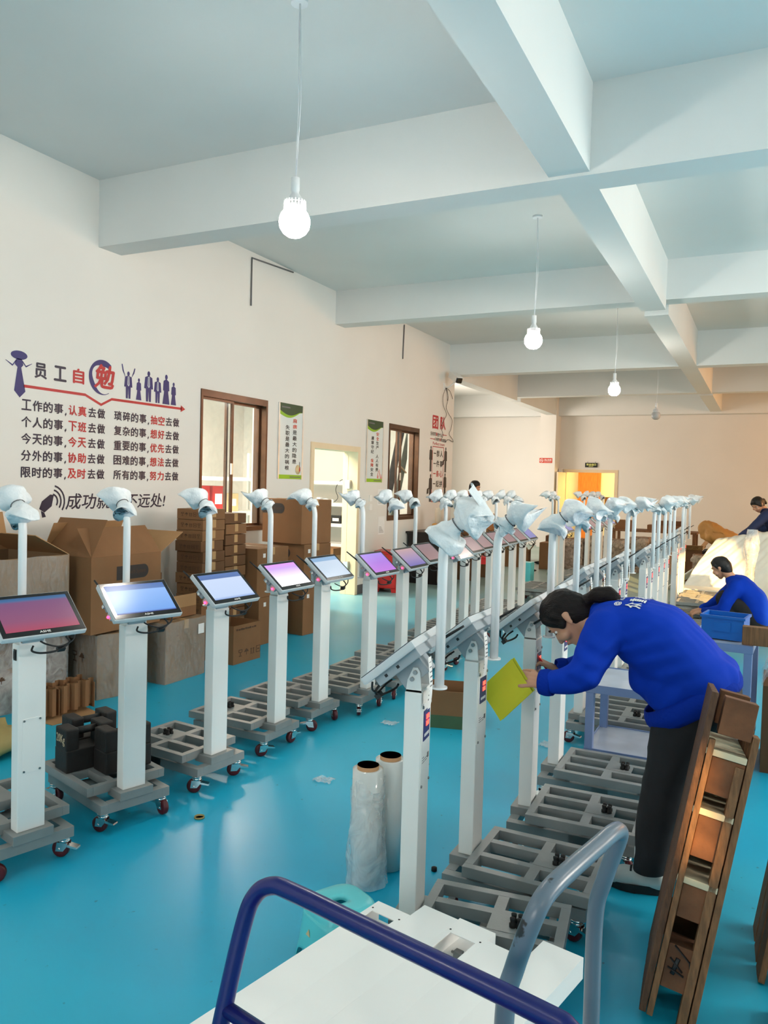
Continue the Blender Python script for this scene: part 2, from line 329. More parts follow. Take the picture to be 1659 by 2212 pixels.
# beams
def beam(x0, x1, y0, y1, z0):
    m = MB(); m.box(x0, x1, y0, y1, z0, ZC + .02); return struct('ceiling_beam', m, 'ceiling_paint')
beam(WX, 6.1, 4.91, 5.17, 3.53); beam(WX, 6.1, 8.95, 9.20, 3.66); beam(WX, 6.1, 13.07, 13.33, 3.55); beam(WX, 6.1, 16.9, 17.16, 3.58)
beam(-9.6, 6.1, 20.66, 20.94, 3.5); beam(WX, 6.1, .8, 1.06, 3.53)
for (a, b) in ((-6.9, .8), (1.06, 4.91), (5.17, 8.95), (9.2, 13.07), (13.33, 16.9), (17.16, 20.66)): beam(-1.315, -1.06, a, b, 3.55)
for (a, b) in ((13.33, 16.9), (17.16, 20.66)): beam(-5.3, -5.06, a, b, 3.5)
# skirting on the left wall
for a, b in ((-7, 8.40), (9.715, 13.33)):
    m = MB(); m.box(WX, WX + .012, a, b, 0, .13); struct('baseboard_left', m, 'skirting')
# door to the storeroom: frame + open leaf
d = bpy.data.objects.new('door_1', None); col.objects.link(d); d['kind'] = 'structure'; d.location = (WX, 9.06, 0)
m = MB(); m.box(-.22, .02, -.66, -.585, 0, 2.09, bev=.004); m.box(-.22, .02, .585, .655, 0, 2.09, bev=.004); m.box(-.218, .018, -.585, .585, 2.015, 2.089); m.build('door_frame', 'door_cream', d)
m = MB(); m.box(-.04, .0, -1.0, 0, .01, 2.0, bev=.004); lf = m.build('door_leaf', 'door_cream', d, (-.14, .58, 0)); lf.rotation_euler = (0, 0, R(-148))
m = MB(); m.box(-.02, .05, -.03, .03, 1.5, 1.62); m.box(-.02, .05, -.03, .03, .35, .47); m.build('hinge', 'alu', d, (-.13, .56, 0))
# sliding windows
def window(n, y0, y1, z0, z1, mull, slid):
    w = bpy.data.objects.new('window_%d' % n, None); col.objects.link(w); w['kind'] = 'structure'; w.location = (WX, y0, z0)
    W, H = y1 - y0, z1 - z0; t = .03
    m = MB(); m.box(-.16, .012, 0, t, 0, H); m.box(-.16, .012, W - t, W, 0, H); m.box(-.16, .012, t, W - t, H - .07, H); m.box(-.16, .012, t, W - t, 0, .05); m.build('window_frame', 'window_bronze', w)
    s = .026
    for (a, b, xo) in ((t, mull + .03, -.05), (mull - .03 if not slid else mull - .1, W - t, -.1)):
        m = MB(); m.box(xo, xo + .03, a, a + s, .05, H - .07); m.box(xo, xo + .03, b - s, b, .05, H - .07); m.box(xo, xo + .03, a + s, b - s, H - .07 - s, H - .07); m.box(xo, xo + .03, a + s, b - s, .05, .05 + s)
        sa = m.build('sash', 'window_bronze', w)
        g = MB(); g.box(xo + .012, xo + .016, a + s, b - s, .05 + s, H - .07 - s); g.build('pane', 'glass', sa)
    m = MB(); m.box(-.018, .0, mull - .02, mull + .0, H * .42, H * .5); m.build('latch', 'alu', w)
window(1, 6.27, 7.44, 1.02, 2.50, .55, False); window(2, 10.65, 11.78, 1.02, 2.50, .48, False)
# far double door under the exit sign
d = bpy.data.objects.new('door_2', None); col.objects.link(d); d['kind'] = 'structure'; d.location = (-4.2, YB, 0)
m = MB(); m.box(-.72, -.64, -.02, .2, 0, 2.09); m.box(.62, .70, -.02, .2, 0, 2.09); m.box(-.64, .62, -.018, .198, 2.01, 2.089); m.build('door_frame', 'door_cream', d)
m = MB(); m.box(-.04, 0, -.66, 0, .01, 2.0); lf = m.build('door_leaf', 'door_cream', d, (-.65, .0, 0)); lf.rotation_euler = (0, 0, R(-5))
d = bpy.data.objects.new('door_3', None); col.objects.link(d); d['kind'] = 'structure'; d.location = (-4.75, 24.18, 0)
m = MB(); m.box(-.46, -.37, -.06, .0, 0, 2.16); m.box(.14, .22, -.06, 0, 0, 2.16); m.box(-.37, .14, -.06, 0, 2.06, 2.159); m.build('door_frame', 'wood_door', d)
m = MB(); m.box(-.37, .14, -.05, -.01, 0, 2.06); m.build('door_leaf', 'wood_door', d)
m = MB(); m.box(-.35, -.24, -.09, -.05, .98, 1.0); m.build('door_handle', 'alu', d)
# surface conduits on the wall
for k, pts in enumerate(([(7.075, 3.50), (7.075, 4.02), (7.9, 4.07)], [(11.05, 3.53), (11.07, 4.06)])):
    m = MB(); m.tube([(WX + .012, y, z) for y, z in pts], .009, 6)
    tag(m.build('conduit', 'print_grey'), ['grey cable conduit bending along the ceiling edge above the brown window', 'short grey cable conduit running down from the ceiling above the far window'][k], 'conduit', 'wall conduits')
# ------------------------------------------------------------------ pendant bulbs
def bulb(x, y, lit, label, zc=2.95, group='pendant bulbs'):
    t = thing('pendant_bulb', label, 'light bulb', (x, y, ZC), 0, group)
    dz = zc - ZC
    m = MB(); m.lathe([(.045, -.02), (.045, 0)], 16); m.build('ceiling_rose', 'bulb_white', t)
    m = MB(); m.tube([(0, 0, -.01), (.008, 0, dz * .5), (0, 0, dz + .22)], .0028, 6); m.tube([(.006, 0, -.01), (.022, 0, dz * .45), (.004, 0, dz + .22)], .002, 6); m.build('cord', 'bulb_white', t)
    m = MB(); m.lathe([(.0, dz + .235), (.022, dz + .23), (.023, dz + .165), (.02, dz + .16), (.02, dz + .15), (.035, dz + .125), (.05, dz + .105), (.055, dz + .1)], 20)
    for k in range(20):
        a = 2 * math.pi * k / 20; m.box(.052, .058, -.004, .004, dz + .055, dz + .11, T=Matrix.Rotation(a, 4, 'Z'))
    m.lathe([(.05, dz + .05), (.05, dz + .09)], 16)
    m.build('bulb_holder', 'bulb_white', t)
    m = MB(); m.lathe([(.055, dz + .062), (.07, dz + .045), (.08, dz + .02), (.082, dz), (.077, dz - .03), (.06, dz - .056), (.035, dz - .073), (.001, dz - .078)], 24)
    m.build('globe', 'bulb_on' if lit else 'bulb_off', t); return t
bulb(-2.28, 3.49, True, 'lit white pendant bulb hanging closest to the left wall sign, largest of the bulbs')
bulb(-1.995, 7.11, True, 'lit pendant bulb before the second crossing beam, ceiling rose in view')
bulb(-1.93, 11.0, True, 'lit pendant bulb hanging before the tan back part of the hall')
bulb(-1.86, 14.9, False, 'unlit pendant bulb hanging in front of the tan back wall')
for x, y in ((1.9, 3.4), (1.9, 7.2), (-2.3, -.6), (1.9, -.6)): bulb(x, y, True, 'lit pendant bulb of the hall outside the picture', group='pendant bulbs outside the picture')
# ================================================================== measuring stands (two facing rows)
GR_L, GR_R = 'measuring stands in the left row', 'measuring stands in the right row'
def frame_mesh(x0, x1, hy, z0, z1, t, inner):
    m = MB(); b = .002
    m.box(x0, x1, -hy, -hy + t, z0, z1, bev=b); m.box(x0, x1, hy - t, hy, z0, z1, bev=b)
    m.box(x0, x0 + t, -hy + t, hy - t, z0, z1); m.box(x1 - t, x1, -hy + t, hy - t, z0, z1)
    if inner:
        xm = x1 - .245; m.box(xm - .019, xm + .019, -hy + t, hy - t, z0, z1 - .0005)
        for y in (-.062, .062): m.box(x0 + t, x1 - t, y - .0165, y + .0165, z0, z1 - .001)
    return m
X_FR0, X_FR1 = -.507, -.037
me_upper = frame_mesh(X_FR0, X_FR1, .195, .150, .190, .032, True).mesh('upper_frame', 'steel_paint')
m = frame_mesh(X_FR0 + .018, .05, .172, .088, .132, .04, False)
m.box(-.30, -.22, -.172, .172, .092, .13)
for x in (-.45, -.1):
    for y in (-.15, .15): m.box(x - .012, x + .012, y - .012, y + .012, .13, .152)
m.box(-.062, .056, -.082, .082, .128, .166, bev=.002)
me_lower = m.mesh('lower_frame', 'steel_paint')
m = MB(); m.box(-.386, -.266, -.05, .05, .183, .1905); me_plate = m.mesh('stud_plate', 'steel_paint')
m = MB(); m.lathe([(.011, 0), (.011, .012), (.007, .014), (.009, .026), (.009, .03), (.001, .031)], 10); me_stud = m.mesh('rubber_stud', 'rubber')
def caster_meshes():
    m = MB(); m.lathe([(.026, .080), (.026, .088)], 16); m.lathe([(.02, .066), (.024, .070), (.024, .076), (.02, .080)], 16)
    for y in (-.019, .016): m.prism([(-.004, .03), (.03, .028), (.024, .066), (-.022, .066), (-.02, .05)], y, y + .003, T=Matrix(((1, 0, 0, 0), (0, 0, 1, 0), (0, 1, 0, 0), (0, 0, 0, 1))))
    m.tube([(.015, -.022, .036), (.015, .022, .036)], .006, 8); fork = m.mesh('fork', 'chrome')
    m = MB(); T = Matrix.Translation((.015, 0, .036)) @ Matrix.Rotation(R(90), 4, 'X')
    m.lathe([(.022, -.0125), (.032, -.0125), (.036, -.008), (.036, .008), (.032, .0125), (.022, .0125)], 20, T=T); m.lathe([(.001, -.012), (.023, -.012), (.023, .012), (.001, .012)], 16, mi=1, T=T)
    wheel = m.mesh('wheel', ['wheel_red', 'wheel_hub'])
    m = MB(); m.prism([(-.02, .058), (-.062, .05), (-.064, .044), (-.06, .042), (-.02, .048)], -.016, .016, T=Matrix(((1, 0, 0, 0), (0, 0, 1, 0), (0, 1, 0, 0), (0, 0, 0, 1))))
    pedal = m.mesh('brake_pedal', 'chrome'); return fork, wheel, pedal
me_fork, me_wheel, me_pedal = caster_meshes()
m = MB(); m.box(-.029, .029, -.056, .056, .166, .920, bev=.0035); me_column = m.mesh('column', 'white_paint')
m = MB()
for y in (-.051, .045): m.prism([(-.027, .920), (.027, .920), (.022, .958), (.004, 1.0), (-.012, 1.0), (-.02, .985)], y, y + .006, T=Matrix(((1, 0, 0, 0), (0, 0, 1, 0), (0, 1, 0, 0), (0, 0, 0, 1))))
m.box(-.027, .027, -.051, .051, .9195, .926); me_bracket = m.mesh('tilt_bracket', 'white_paint')
m = MB(); m.tube([(0, -.004, 0), (0, .004, 0)], .0075, 8); me_bolt = m.mesh('bolt', 'bolt')
# monitor: local frame (w across, u up the glass, n out of the glass)
ct, st = .645, .765
def mon_T(cx=.062, cz=1.043): return Matrix(((0, -st, ct, cx), (1, 0, 0, 0), (0, ct, st, cz), (0, 0, 0, 1)))
MT = mon_T()
m = MB(); m.box(-.168, .168, -.108, .108, -.026, .0, T=MT, bev=.006); me_mon = m.mesh('monitor', 'housing_light')
m = MB(); m.box(-.1635, .1635, -.1035, .1035, -.002, .0015, T=MT); me_bez = m.mesh('bezel', 'black_glass')
m = MB(); m.box(-.146, .146, -.081, .088, .0016, .0024, T=MT); me_scr = m.mesh('screen', 'screen_blue')
m = MB(); write(m, 'ASHE', -.022, -.098, .022, -.0875, MT, .02, lift=.0022); me_logo = m.mesh('logo', 'paper')
m = MB(); m.box(-.125, .125, -.085, .09, -.056, -.024, T=MT, bev=.003)
for k in range(2):
    for w in (-.1265, .1245): m.box(w, w + .002, -.05 + .05 * k, -.04 + .05 * k, -.045, -.035, mi=1, T=MT)
me_box = m.mesh('control_box', ['housing', 'black_plastic'])
m = MB(); m.box(-.042, .042, -.052, .05, -.112, -.055, T=MT, bev=.002); me_box2 = m.mesh('power_box', 'housing')
m = MB(); m.box(-.150, -.134, -.01, .035, -.06, -.03, T=MT); m.box(-.152, -.134, -.06, -.025, -.06, -.034, T=MT); m.tube([MT @ Vector((-.15, .012, -.045)), MT @ Vector((-.164, .012, -.045))], .008, 8, mi=1); me_ports = m.mesh('port_block', ['housing', 'chrome'])
m = MB(); m.ball(MT @ Vector((-.158, -.045, -.05)), .0068); me_lamp = m.mesh('status_lamp', 'red_lamp')
m = MB(); m.tube([MT @ Vector((-.12, .085, -.05)), MT @ Vector((-.128, .14, -.055)), MT @ Vector((-.132, .185, -.06))], [.0055, .005, .004], 8); me_ant = m.mesh('antenna', 'black_plastic')
m = MB()
a = [MT @ Vector(v) for v in ((.10, -.09, -.05), (.11, -.115, -.06), (.06, -.135, -.075), (.0, -.13, -.085), (-.03, -.11, -.09), (-.02, -.09, -.085))]
def smooth_pts(p, n=6):
    out = []
    for i in range(len(p) - 1):
        p0, p1, p2, p3 = p[max(i - 1, 0)], p[i], p[i + 1], p[min(i + 2, len(p) - 1)]
        for k in range(n):
            t = k / n; out.append(.5 * ((2 * p1) + (p2 - p0) * t + (2 * p0 - 5 * p1 + 4 * p2 - p3) * t * t + (3 * p1 - p0 - 3 * p2 + p3) * t ** 3))
    return out + [p[-1]]
m.tube(smooth_pts(a), .0042, 6); b = [MT @ Vector(v) for v in ((.0, -.09, -.06), (.02, -.11, -.06), (.07, -.125, -.065), (.12, -.115, -.05), (.13, -.095, -.03))]; m.tube(smooth_pts(b), .0035, 6)
m.box(.06, .09, -.137, -.118, -.085, -.068, T=MT); me_cab = m.mesh('cable', 'cable')
AX = -.072
def arm_pts():
    p = [Vector((AX, 0, .93)), Vector((AX, 0, 1.37))]
    for k in range(1, 8):
        a = R(90) * k / 8 * .80; p.append(Vector((AX - .085 + .085 * math.cos(a), 0, 1.37 + .11 * math.sin(a))))
    d = (p[-1] - p[-2]).normalized(); p.append(p[-1] + d * .015); return p
m = MB(); m.tube(arm_pts(), .0165, 16); m.lathe([(.027, .928), (.027, .934)], 20, T=Matrix.Translation((AX, 0, 0))); me_arm = m.mesh('arm_tube', 'white_tube')
def bag_mesh(seed, end=.115, fl=1., twist=0., tall=.7, i0=2):
    """thin plastic bag tied round the sensor head: skirt over the bend, tie, puffed pocket with a flat crumpled tip"""
    ap = arm_pts(); p0 = ap[3] + Vector((.012, 0, -.05)); rnd = random.Random(seed)
    c = [ap[i0], ap[(i0 + 5) // 2 + 1], ap[6], ap[8], ap[9] + Vector((-.012, 0, .008)), ap[9] + Vector((-.012 - end * .5, 0, .02)), ap[9] + Vector((-.012 - end, 0, .02 + rnd.uniform(-.02, .02)))]
    cs = smooth_pts(c, 5); n = len(cs); ph = [rnd.uniform(0, 6.28) for _ in range(6)]
    m = MB()
    def rad(t):
        ks = [(0, .046 * fl), (.12, .05 * fl), (.3, .043), (.47, .026), (.53, .023), (.6, .036), (.70, .060), (.86, .066), (1, .050)]
        for (a, ra), (b, rb) in zip(ks, ks[1:]):
            if t <= b: f = (t - a) / (b - a); f = f * f * (3 - 2 * f); return ra + (rb - ra) * f
        return ks[-1][1]
    def fn(u, v):
        i = min(int(v * (n - 1)), n - 2); f = v * (n - 1) - i; p = cs[i].lerp(cs[i + 1], f); t = (cs[i + 1] - cs[i]).normalized()
        w = Vector((0, 1, 0)); q = t.cross(w).normalized(); a = 2 * math.pi * u + twist * v
        wob = 1 + (.10 if .4 < v < .6 else .13) * (math.sin(3 * a + ph[0] + 5 * v) * .5 + math.sin(5 * a + ph[1] - 7 * v) * .35 + math.sin(8 * a + ph[2] + 9 * v) * .2)
        r = rad(v) * wob; e = max(0, (v - .74) / .26); fy, fz = 1 + .45 * e, 1 - .82 * e
        s = max(0, (.25 - v) / .25); ext = 1 + s * .45 * max(0, math.sin(a * 1 + ph[3])) ** 2
        tip = t * (.03 * e * math.sin(2 * a + ph[4]) + .022 * s * math.sin(2 * a + ph[5]))
        return p + (w * math.cos(a) * fy + q * math.sin(a) * fz * (1 if v < .55 else tall + .3)) * r * ext + tip
    m.grid(fn, 30, 34, closed_u=True)
    f = [e for e in m.bm.edges if e.is_boundary]; m.bm.edges.ensure_lookup_table()
    bmesh.ops.holes_fill(m.bm, edges=f, sides=60)
    i = int(.5 * (n - 1)); pts = []; t = (cs[i + 1] - cs[i]).normalized(); q = t.cross(Vector((0, 1, 0)))
    for k in range(17):
        a = 2 * math.pi * k / 16; pts.append(cs[i] + (Vector((0, 1, 0)) * math.cos(a) + q * math.sin(a)) * .0275)
    m.tube(pts, .0022, 6, mi=1, caps=False); return m.mesh('plastic_bag', ['bag', 'print_grey'])
me_bags = [bag_mesh(11, .075, 1.15, 0, .72, 3), bag_mesh(5, .085, .9, .2, .68, 4), bag_mesh(23, .075, .68, .6, .7, 5), bag_mesh(31, .09, .8, -.5, .66, 5), bag_mesh(47, .07, 1.05, .3, .75, 3)]
def big_bag(seed):
    m = MB(); m.bm.from_mesh(bag_mesh(seed, .065, 1.25, .2, .9, 3))
    ap = arm_pts(); e = ap[9] + Vector((-.06, 0, .05))
    m.grid(lambda u, v: e + Vector((.03 - .07 * v + .01 * math.sin(6 * u), (u - .5) * (.12 - .08 * v), .03 * math.sin(3 * u) - .10 * v + .05)), 9, 9)
    return m.mesh('plastic_bag', ['bag', 'print_grey'])
me_bigbag = big_bag(61)
# read-out panel and label on the platform side of the column (-X)
PT = Matrix(((0, 0, -1, -.0292), (-1, 0, 0, 0), (0, 1, 0, 0), (0, 0, 0, 1)))   # (u to the right seen from -X, v up, n -> -X)
m = MB(); m.box(-.05, .05, .60, .88, -.001, .0022, T=PT)
for u in (-.043, .043):
    for v in (.608, .87): m.tube([PT @ Vector((u, v, .002)), PT @ Vector((u, v, .006))], .005, 8, mi=1)
me_facia = m.mesh('front_plate', ['white_paint', 'bolt'])
m = MB(); m.box(-.034, .034, .755, .855, .0022, .0042, T=PT)
for k in range(4): m.box(-.026 + .014 * k, -.016 + .014 * k, .768, .778, .0042, .0048, mi=1, T=PT)
me_disp = m.mesh('display_panel', ['blue_print', 'paper'])
m = MB()
def seg7(m, ch, u, v, w, h, T):
    t = .0026; S = {'0': 'abcdef', '1': 'bc', '6': 'acdefg', '8': 'abcdefg'}[ch]
    for s in S:
        x0, x1, y0, y1 = dict(a=(u, u + w, v + h - t, v + h), d=(u, u + w, v, v + t), g=(u, u + w, v + h / 2 - t / 2, v + h / 2 + t / 2), f=(u, u + t, v + h / 2, v + h), e=(u, u + t, v, v + h / 2), b=(u + w - t, u + w, v + h / 2, v + h), c=(u + w - t, u + w, v, v + h / 2))[s]
        m.box(x0, x1, y0, y1, .0042, .0052, T=T)
for k in range(3): seg7(m, '0', -.006 + .0105 * k, .822, .008, .015, PT); seg7(m, '0', -.006 + .0105 * k, .800, .008, .015, PT)
me_dig = m.mesh('red_digits', 'digits')
m = MB()
for k, (a, b) in enumerate(((-.036, -.01), (-.036, .0), (-.036, -.016), (-.005, .018), (-.002, .02))): m.box(a, b, .682 + .008 * (k % 3), .684 + .008 * (k % 3), .0022, .0028, T=PT)
m.box(.022, .038, .684, .702, .0022, .0028, T=PT); me_lab = m.mesh('instruction_print', 'print_grey')
m = MB(); m.grid(lambda u, v: Vector((-.050 - .008 * math.sin(3 * v), .030 + .036 * u + .004 * math.sin(5 * v), 1.04 - .17 * v)), 3, 9)
for k in range(9): m.box(-.0605 + .002 * abs(k - 4), -.0595 + .002 * abs(k - 4), .037, .060, 1.02 - .015 * k, 1.024 - .015 * k, mi=1)
me_tag = m.mesh('paper_tag', ['paper', 'print_grey'])
def stand(name, label, x, y, rz, screen, bag, group, near, right, tag_on=False, lamp=True):
    t = thing(name, label, 'measuring stand', (x, y, 0), rz, group)
    link('platform_frame', me_upper, t); link('lower_frame', me_lower, t)
    if near:
        p = link('stud_plate', me_plate, t)
        for sx in (-.011, .011):
            for sy in (-.013, .013): link('rubber_stud', me_stud, p, (-.352 + sx, sy, .190))
    for k, (cx, cy) in enumerate(((-.455, -.15), (-.455, .15), (.02, -.145), (.02, .145))):
        c = link('caster', me_fork, t, (cx, cy, 0)); c.rotation_euler.z = random.uniform(-3, 3)
        link('wheel', me_wheel, c); link('brake_pedal', me_pedal, c)
    link('column', me_column, t); link('tilt_bracket', me_bracket, t); [link('bolt', me_bolt, t, (x, y, z)) for y in ((-.053, .053) if near else ((.053,) if right else (-.053,))) for x, z in ((-.004, .985), (.006, .962))]
    mo = link('monitor', me_mon, t); link('bezel', me_bez, mo)
    sc = me_scr.copy(); sc.materials[0] = M[screen]; link('screen', sc, mo)
    if near: link('logo', me_logo, mo)
    link('control_box', me_box, t); link('power_box', me_box2, t); link('cable', me_cab, t); link('antenna', me_ant, t)
    if near or not right: link('port_block', me_ports, t)
    if lamp and not right: link('status_lamp', me_lamp, t, None, 'glowing red lamp')
    link('arm_tube', me_arm, t); link('arm_bag', bag, t)
    if right:
        f = link('front_plate', me_facia, t); link('display_panel', me_disp, t); link('red_digits', me_dig, t)
        if near: link('instruction_print', me_lab, f)
    if tag_on: link('paper_tag', me_tag, t)
    return t
ORD = ['first', 'second', 'third', 'fourth', 'fifth', 'sixth', 'seventh', 'eighth', 'ninth', 'tenth', 'eleventh', 'twelfth', 'thirteenth', 'fourteenth', 'fifteenth', 'sixteenth', 'seventeenth', 'eighteenth', 'nineteenth', 'twentieth', 'twenty-first']
LROW = [(-2.63, 2.165, -15, 'screen_maroon', 'maroon'), (-2.585, 2.69, -17, 'screen_blue', 'bright blue'), (-2.54, 3.245, -6, 'screen_white', 'blue-barred white'), (-2.565, 3.85, -2, 'screen_violet_glare', 'glaring violet'),
        (-2.575, 4.37, -2, 'screen_pale', 'pale blue'), (-2.455, 4.82, -3, 'screen_violet', 'violet'), (-2.44, 5.33, 0, 'screen_pink', 'pink and blue'), (-2.51, 5.86, 0, 'screen_dusk', 'dull grey pink'), (-2.43, 6.33, 0, 'screen_dusk', 'dull pink'),
        (-2.53, 6.93, 0, 'screen_dusk', 'dull pink'), (-2.575, 7.38, 0, 'screen_dusk', 'dull rose'), (-2.587, 7.85, 0, 'screen_dusk', 'dull rose'), (-2.605, 8.28, 0, 'screen_dusk', 'dull rose'), (-2.605, 8.72, 0, 'screen_dusk', 'dull mauve'), (-2.61, 9.15, 0, 'screen_lilac', 'lilac'),
        (-2.58, 10.72, 0, 'screen_dusk', 'dull mauve'), (-2.615, 11.2, 0, 'screen_lilac', 'lilac'), (-2.54, 12.6, 0, 'screen_dusk', 'grey'), (-2.53, 13.1, 0, 'screen_dusk', 'pale mauve'), (-2.52, 13.6, 0, 'screen_dusk', 'mauve'), (-2.52, 14.1, 0, 'screen_lilac', 'lilac')]
bo = [0, 1, 1, 2, 3, 2, 0, 1, 4, 0, 3, 2, 1, 4, 0, 3, 2, 1, 4, 3, 1]
stands_L = []
for i, (x, y, r, s, desc) in enumerate(LROW):
    t = stand('measuring_stand', 'white measuring stand with %s screen, %s from the camera in the left row' % (desc, ORD[i]), x, y, R(r), s, me_bags[bo[i]], GR_L, i < 6, False, lamp=i not in (0,))
    stands_L.append(t)
t = stands_L[0]
m = MB(); m.box(.029, .0305, -.038, .038, .40, .62, bev=.0006)
for y in (-.032, .032):
    for z in (.408, .612): m.tube([(.030, y, z), (.0335, y, z)], .0042, 8, mi=1)
m.build('access_panel', ['white_paint', 'bolt'], t)
m = MB(); m.box(-.012, .012, -.0595, -.056, .855, .9, bev=.002); m.box(-.008, .008, -.0615, -.058, .862, .893); m.build('power_switch', 'black_plastic', t)
RROW = [(-1.012, 2.358, 7), (-.992, 2.877, 0), (-.92, 3.44, 2), (-.935, 4.03, 0), (-1.02, 5.02, 0), (-1.03, 5.5, 0), (-.99, 6.0, 0), (-1.01, 6.46, 0), (-.925, 7.0, 0), (-.94, 7.46, 0), (-.95, 8.05, 0), (-.95, 8.5, 0), (-.96, 9.0, 0), (-.94, 9.75, 0), (-1.02, 10.7, 0), (-1.04, 11.2, 0), (-1.02, 11.66, 0)]
rb = [None, 2, 0, 4, 1, 0, 3, 2, 1, 4, 0, 3, 2, 1, 0, 4, 2]
stands_R = []
for i, (x, y, r) in enumerate(RROW):
    look = {0: 'white measuring stand with the big loosely tied bag, nearest of the right row', 1: 'white measuring stand with a long paper tag, second of the right row', 2: 'white measuring stand the bending woman writes at, third of the right row', 3: 'white measuring stand behind the bending face, red digits lit, fourth of the right row', 16: 'white measuring stand at the far end of the right row'}.get(i, 'white measuring stand seen from behind, %s from the camera in the right row' % ORD[i])
    t = stand('measuring_stand', look, x, y, R(180 + r), 'screen_pale', me_bigbag if i == 0 else me_bags[rb[i]], GR_R, i < 5, True, tag_on=i in (0, 1, 4, 5, 6, 7))
    stands_R.append(t)
# ================================================================== cartons along the left wall
XF = lambda x, y, z: Matrix(((0, 0, 1, x), (1, 0, 0, y), (0, 1, 0, z), (0, 0, 0, 1)))      # on a +X face: u -> +Y
YF = lambda x, y, z: Matrix(((1, 0, 0, x), (0, 0, -1, y), (0, 1, 0, z), (0, 0, 0, 1)))     # on a -Y face: u -> +X
def icons(m, T, u, v, s, mi=0, n=4):
    """handling marks: glass, umbrella, arrows, frames"""
    for k in range(n):
        x = u + k * s * 1.35
        def ln(a, b, c, d): m.box(x + a * s, x + b * s, v + c * s, v + d * s, 0, .0008, mi, T)
        if k % 4 == 0: ln(.1, .9, .9, 1); ln(.2, .8, .55, .65); ln(.45, .55, .15, .6); ln(.2, .8, .0, .1); ln(.1, .2, .6, 1); ln(.8, .9, .6, 1)
        elif k % 4 == 1: ln(0, 1, .5, .62); ln(.15, .85, .62, .8); ln(.35, .65, .8, .95); ln(.46, .54, .05, .5)
        elif k % 4 == 2: ln(.15, .3, .1, .85); ln(.7, .85, .1, .85); ln(.05, .4, .7, .8); ln(.6, .95, .7, .8); ln(0, 1, 0, .06)
        else: ln(0, 1, 0, .1); ln(0, 1, .9, 1); ln(0, .1, 0, 1); ln(.9, 1, 0, 1); ln(.3, .7, .4, .6)
def carton(label, x0, x1, y0, y1, z0, z1, rz=0., mats='carton', open_top=False, group=None, name='carton', tape=True, cat='box'):
    t = thing(name, label, cat, ((x0 + x1) / 2, (y0 + y1) / 2, z0), R(rz), group)
    hx, hy, h = (x1 - x0) / 2, (y1 - y0) / 2, z1 - z0; m = MB(); w = .006
    if open_top:
        m.box(-hx + w, hx - w, -hy + w, hy - w, 0, w); m.box(-hx, -hx + w, -hy, hy, 0, h); m.box(hx - w, hx, -hy, hy, 0, h); m.box(-hx + w, hx - w, -hy, -hy + w, 0, h - .0005); m.box(-hx + w, hx - w, hy - w, hy, 0, h - .0005)
    else:
        m.box(-hx, hx, -hy, hy, 0, h, bev=.005)
    m.build('carton_body', mats, t)
    if tape and not open_top:
        m = MB(); m.box(-hx - .001, hx + .001, -.025, .025, h - .0005, h + .0012); m.box(hx - .0005, hx + .0012, -.025, .025, h - .07, h); m.box(-hx - .0012, -hx + .0005, -.025, .025, h - .07, h); m.build('packing_tape', 'tape', t)
    return t, hx, hy, h
def flap(t, edge, hx, hy, h, length, ang, mats='carton_inner'):
    """a lid flap hinged on one top edge; ang from upright, positive folds outwards"""
    m = MB(); d = Vector((0, 0, 1)); a = R(ang)
    nx, ny = {'+x': (1, 0), '-x': (-1, 0), '+y': (0, 1), '-y': (0, -1)}[edge]
    o = Vector((nx * (hx - .003), ny * (hy - .003), h)); u = Vector((-ny, nx, 0)); w = Vector((nx * math.sin(a), ny * math.sin(a), math.cos(a))); n = u.cross(w)
    half = hy if nx else hx
    T = Matrix(((u.x, w.x, n.x, o.x), (u.y, w.y, n.y, o.y), (u.z, w.z, n.z, o.z), (0, 0, 0, 1)))
    m.prism([(-half, 0), (half, 0), (half - .012, length), (-half + .012, length)], -.0025, .0025, T=T)
    return m.build('lid_flap', mats, t)
def film(t, hx, hy, h, z0=0., mat='film', seed=1, wob=.006):
    rnd = random.Random(seed); m = MB(); prof = []
    r = .03
    for (sx, sy) in ((1, -1), (1, 1), (-1, 1), (-1, -1)):
        a0 = {(1, -1): -90, (1, 1): 0, (-1, 1): 90, (-1, -1): 180}[(sx, sy)]
        for k in range(4): a = R(a0 + 30 * k); prof.append((sx * (hx + .006 - r) + r * math.cos(a), sy * (hy + .006 - r) + r * math.sin(a)))
    pts = []
    for i in range(len(prof)):
        p, q = Vector(prof[i]), Vector(prof[(i + 1) % len(prof)]); k = max(1, int((q - p).length / .05))
        pts += [p.lerp(q, j / k) for j in range(k)]
    ph = rnd.uniform(0, 9)
    m.grid(lambda u, v: Vector((*(pts[int(u * len(pts)) % len(pts)] * (1 + wob * 2 * (.5 + mnoise.noise((u * 40, v * 6, ph))))), z0 + (h - z0) * v + .006 * math.sin(u * 60 + ph) * (1 if v in (0, 1) else 0))), len(pts), 9, closed_u=True)
    return m.build('stretch_wrap', mat, t)
def touch_label(t, T, u0, u1, v0, v1):
    """black tag with rounded right end and grey writing"""
    m = MB(); r = (v1 - v0) / 2; poly = [(u0, v0)] + [(u1 - r + r * math.cos(R(a)), v0 + r + r * math.sin(R(a))) for a in range(-90, 91, 18)] + [(u0, v1)]
    m.prism(poly, 0, .0008, 0, T); write(m, 'Touch System', u0 + (u1 - u0) * .30, v0 + r * .55, u1 - r * .6, v1 - r * .6, T, .0, 1, .0012); m.build('printed_label', ['carton_label', 'carton_print'], t)
G1 = 'cartons piled along the left wall'
t, hx, hy, h = carton('large film-wrapped open carton on top at the far left, flaps up', -4.88, -4.27, 3.06, 3.83, .52, 1.05, 0, 'carton_grey', True, G1)
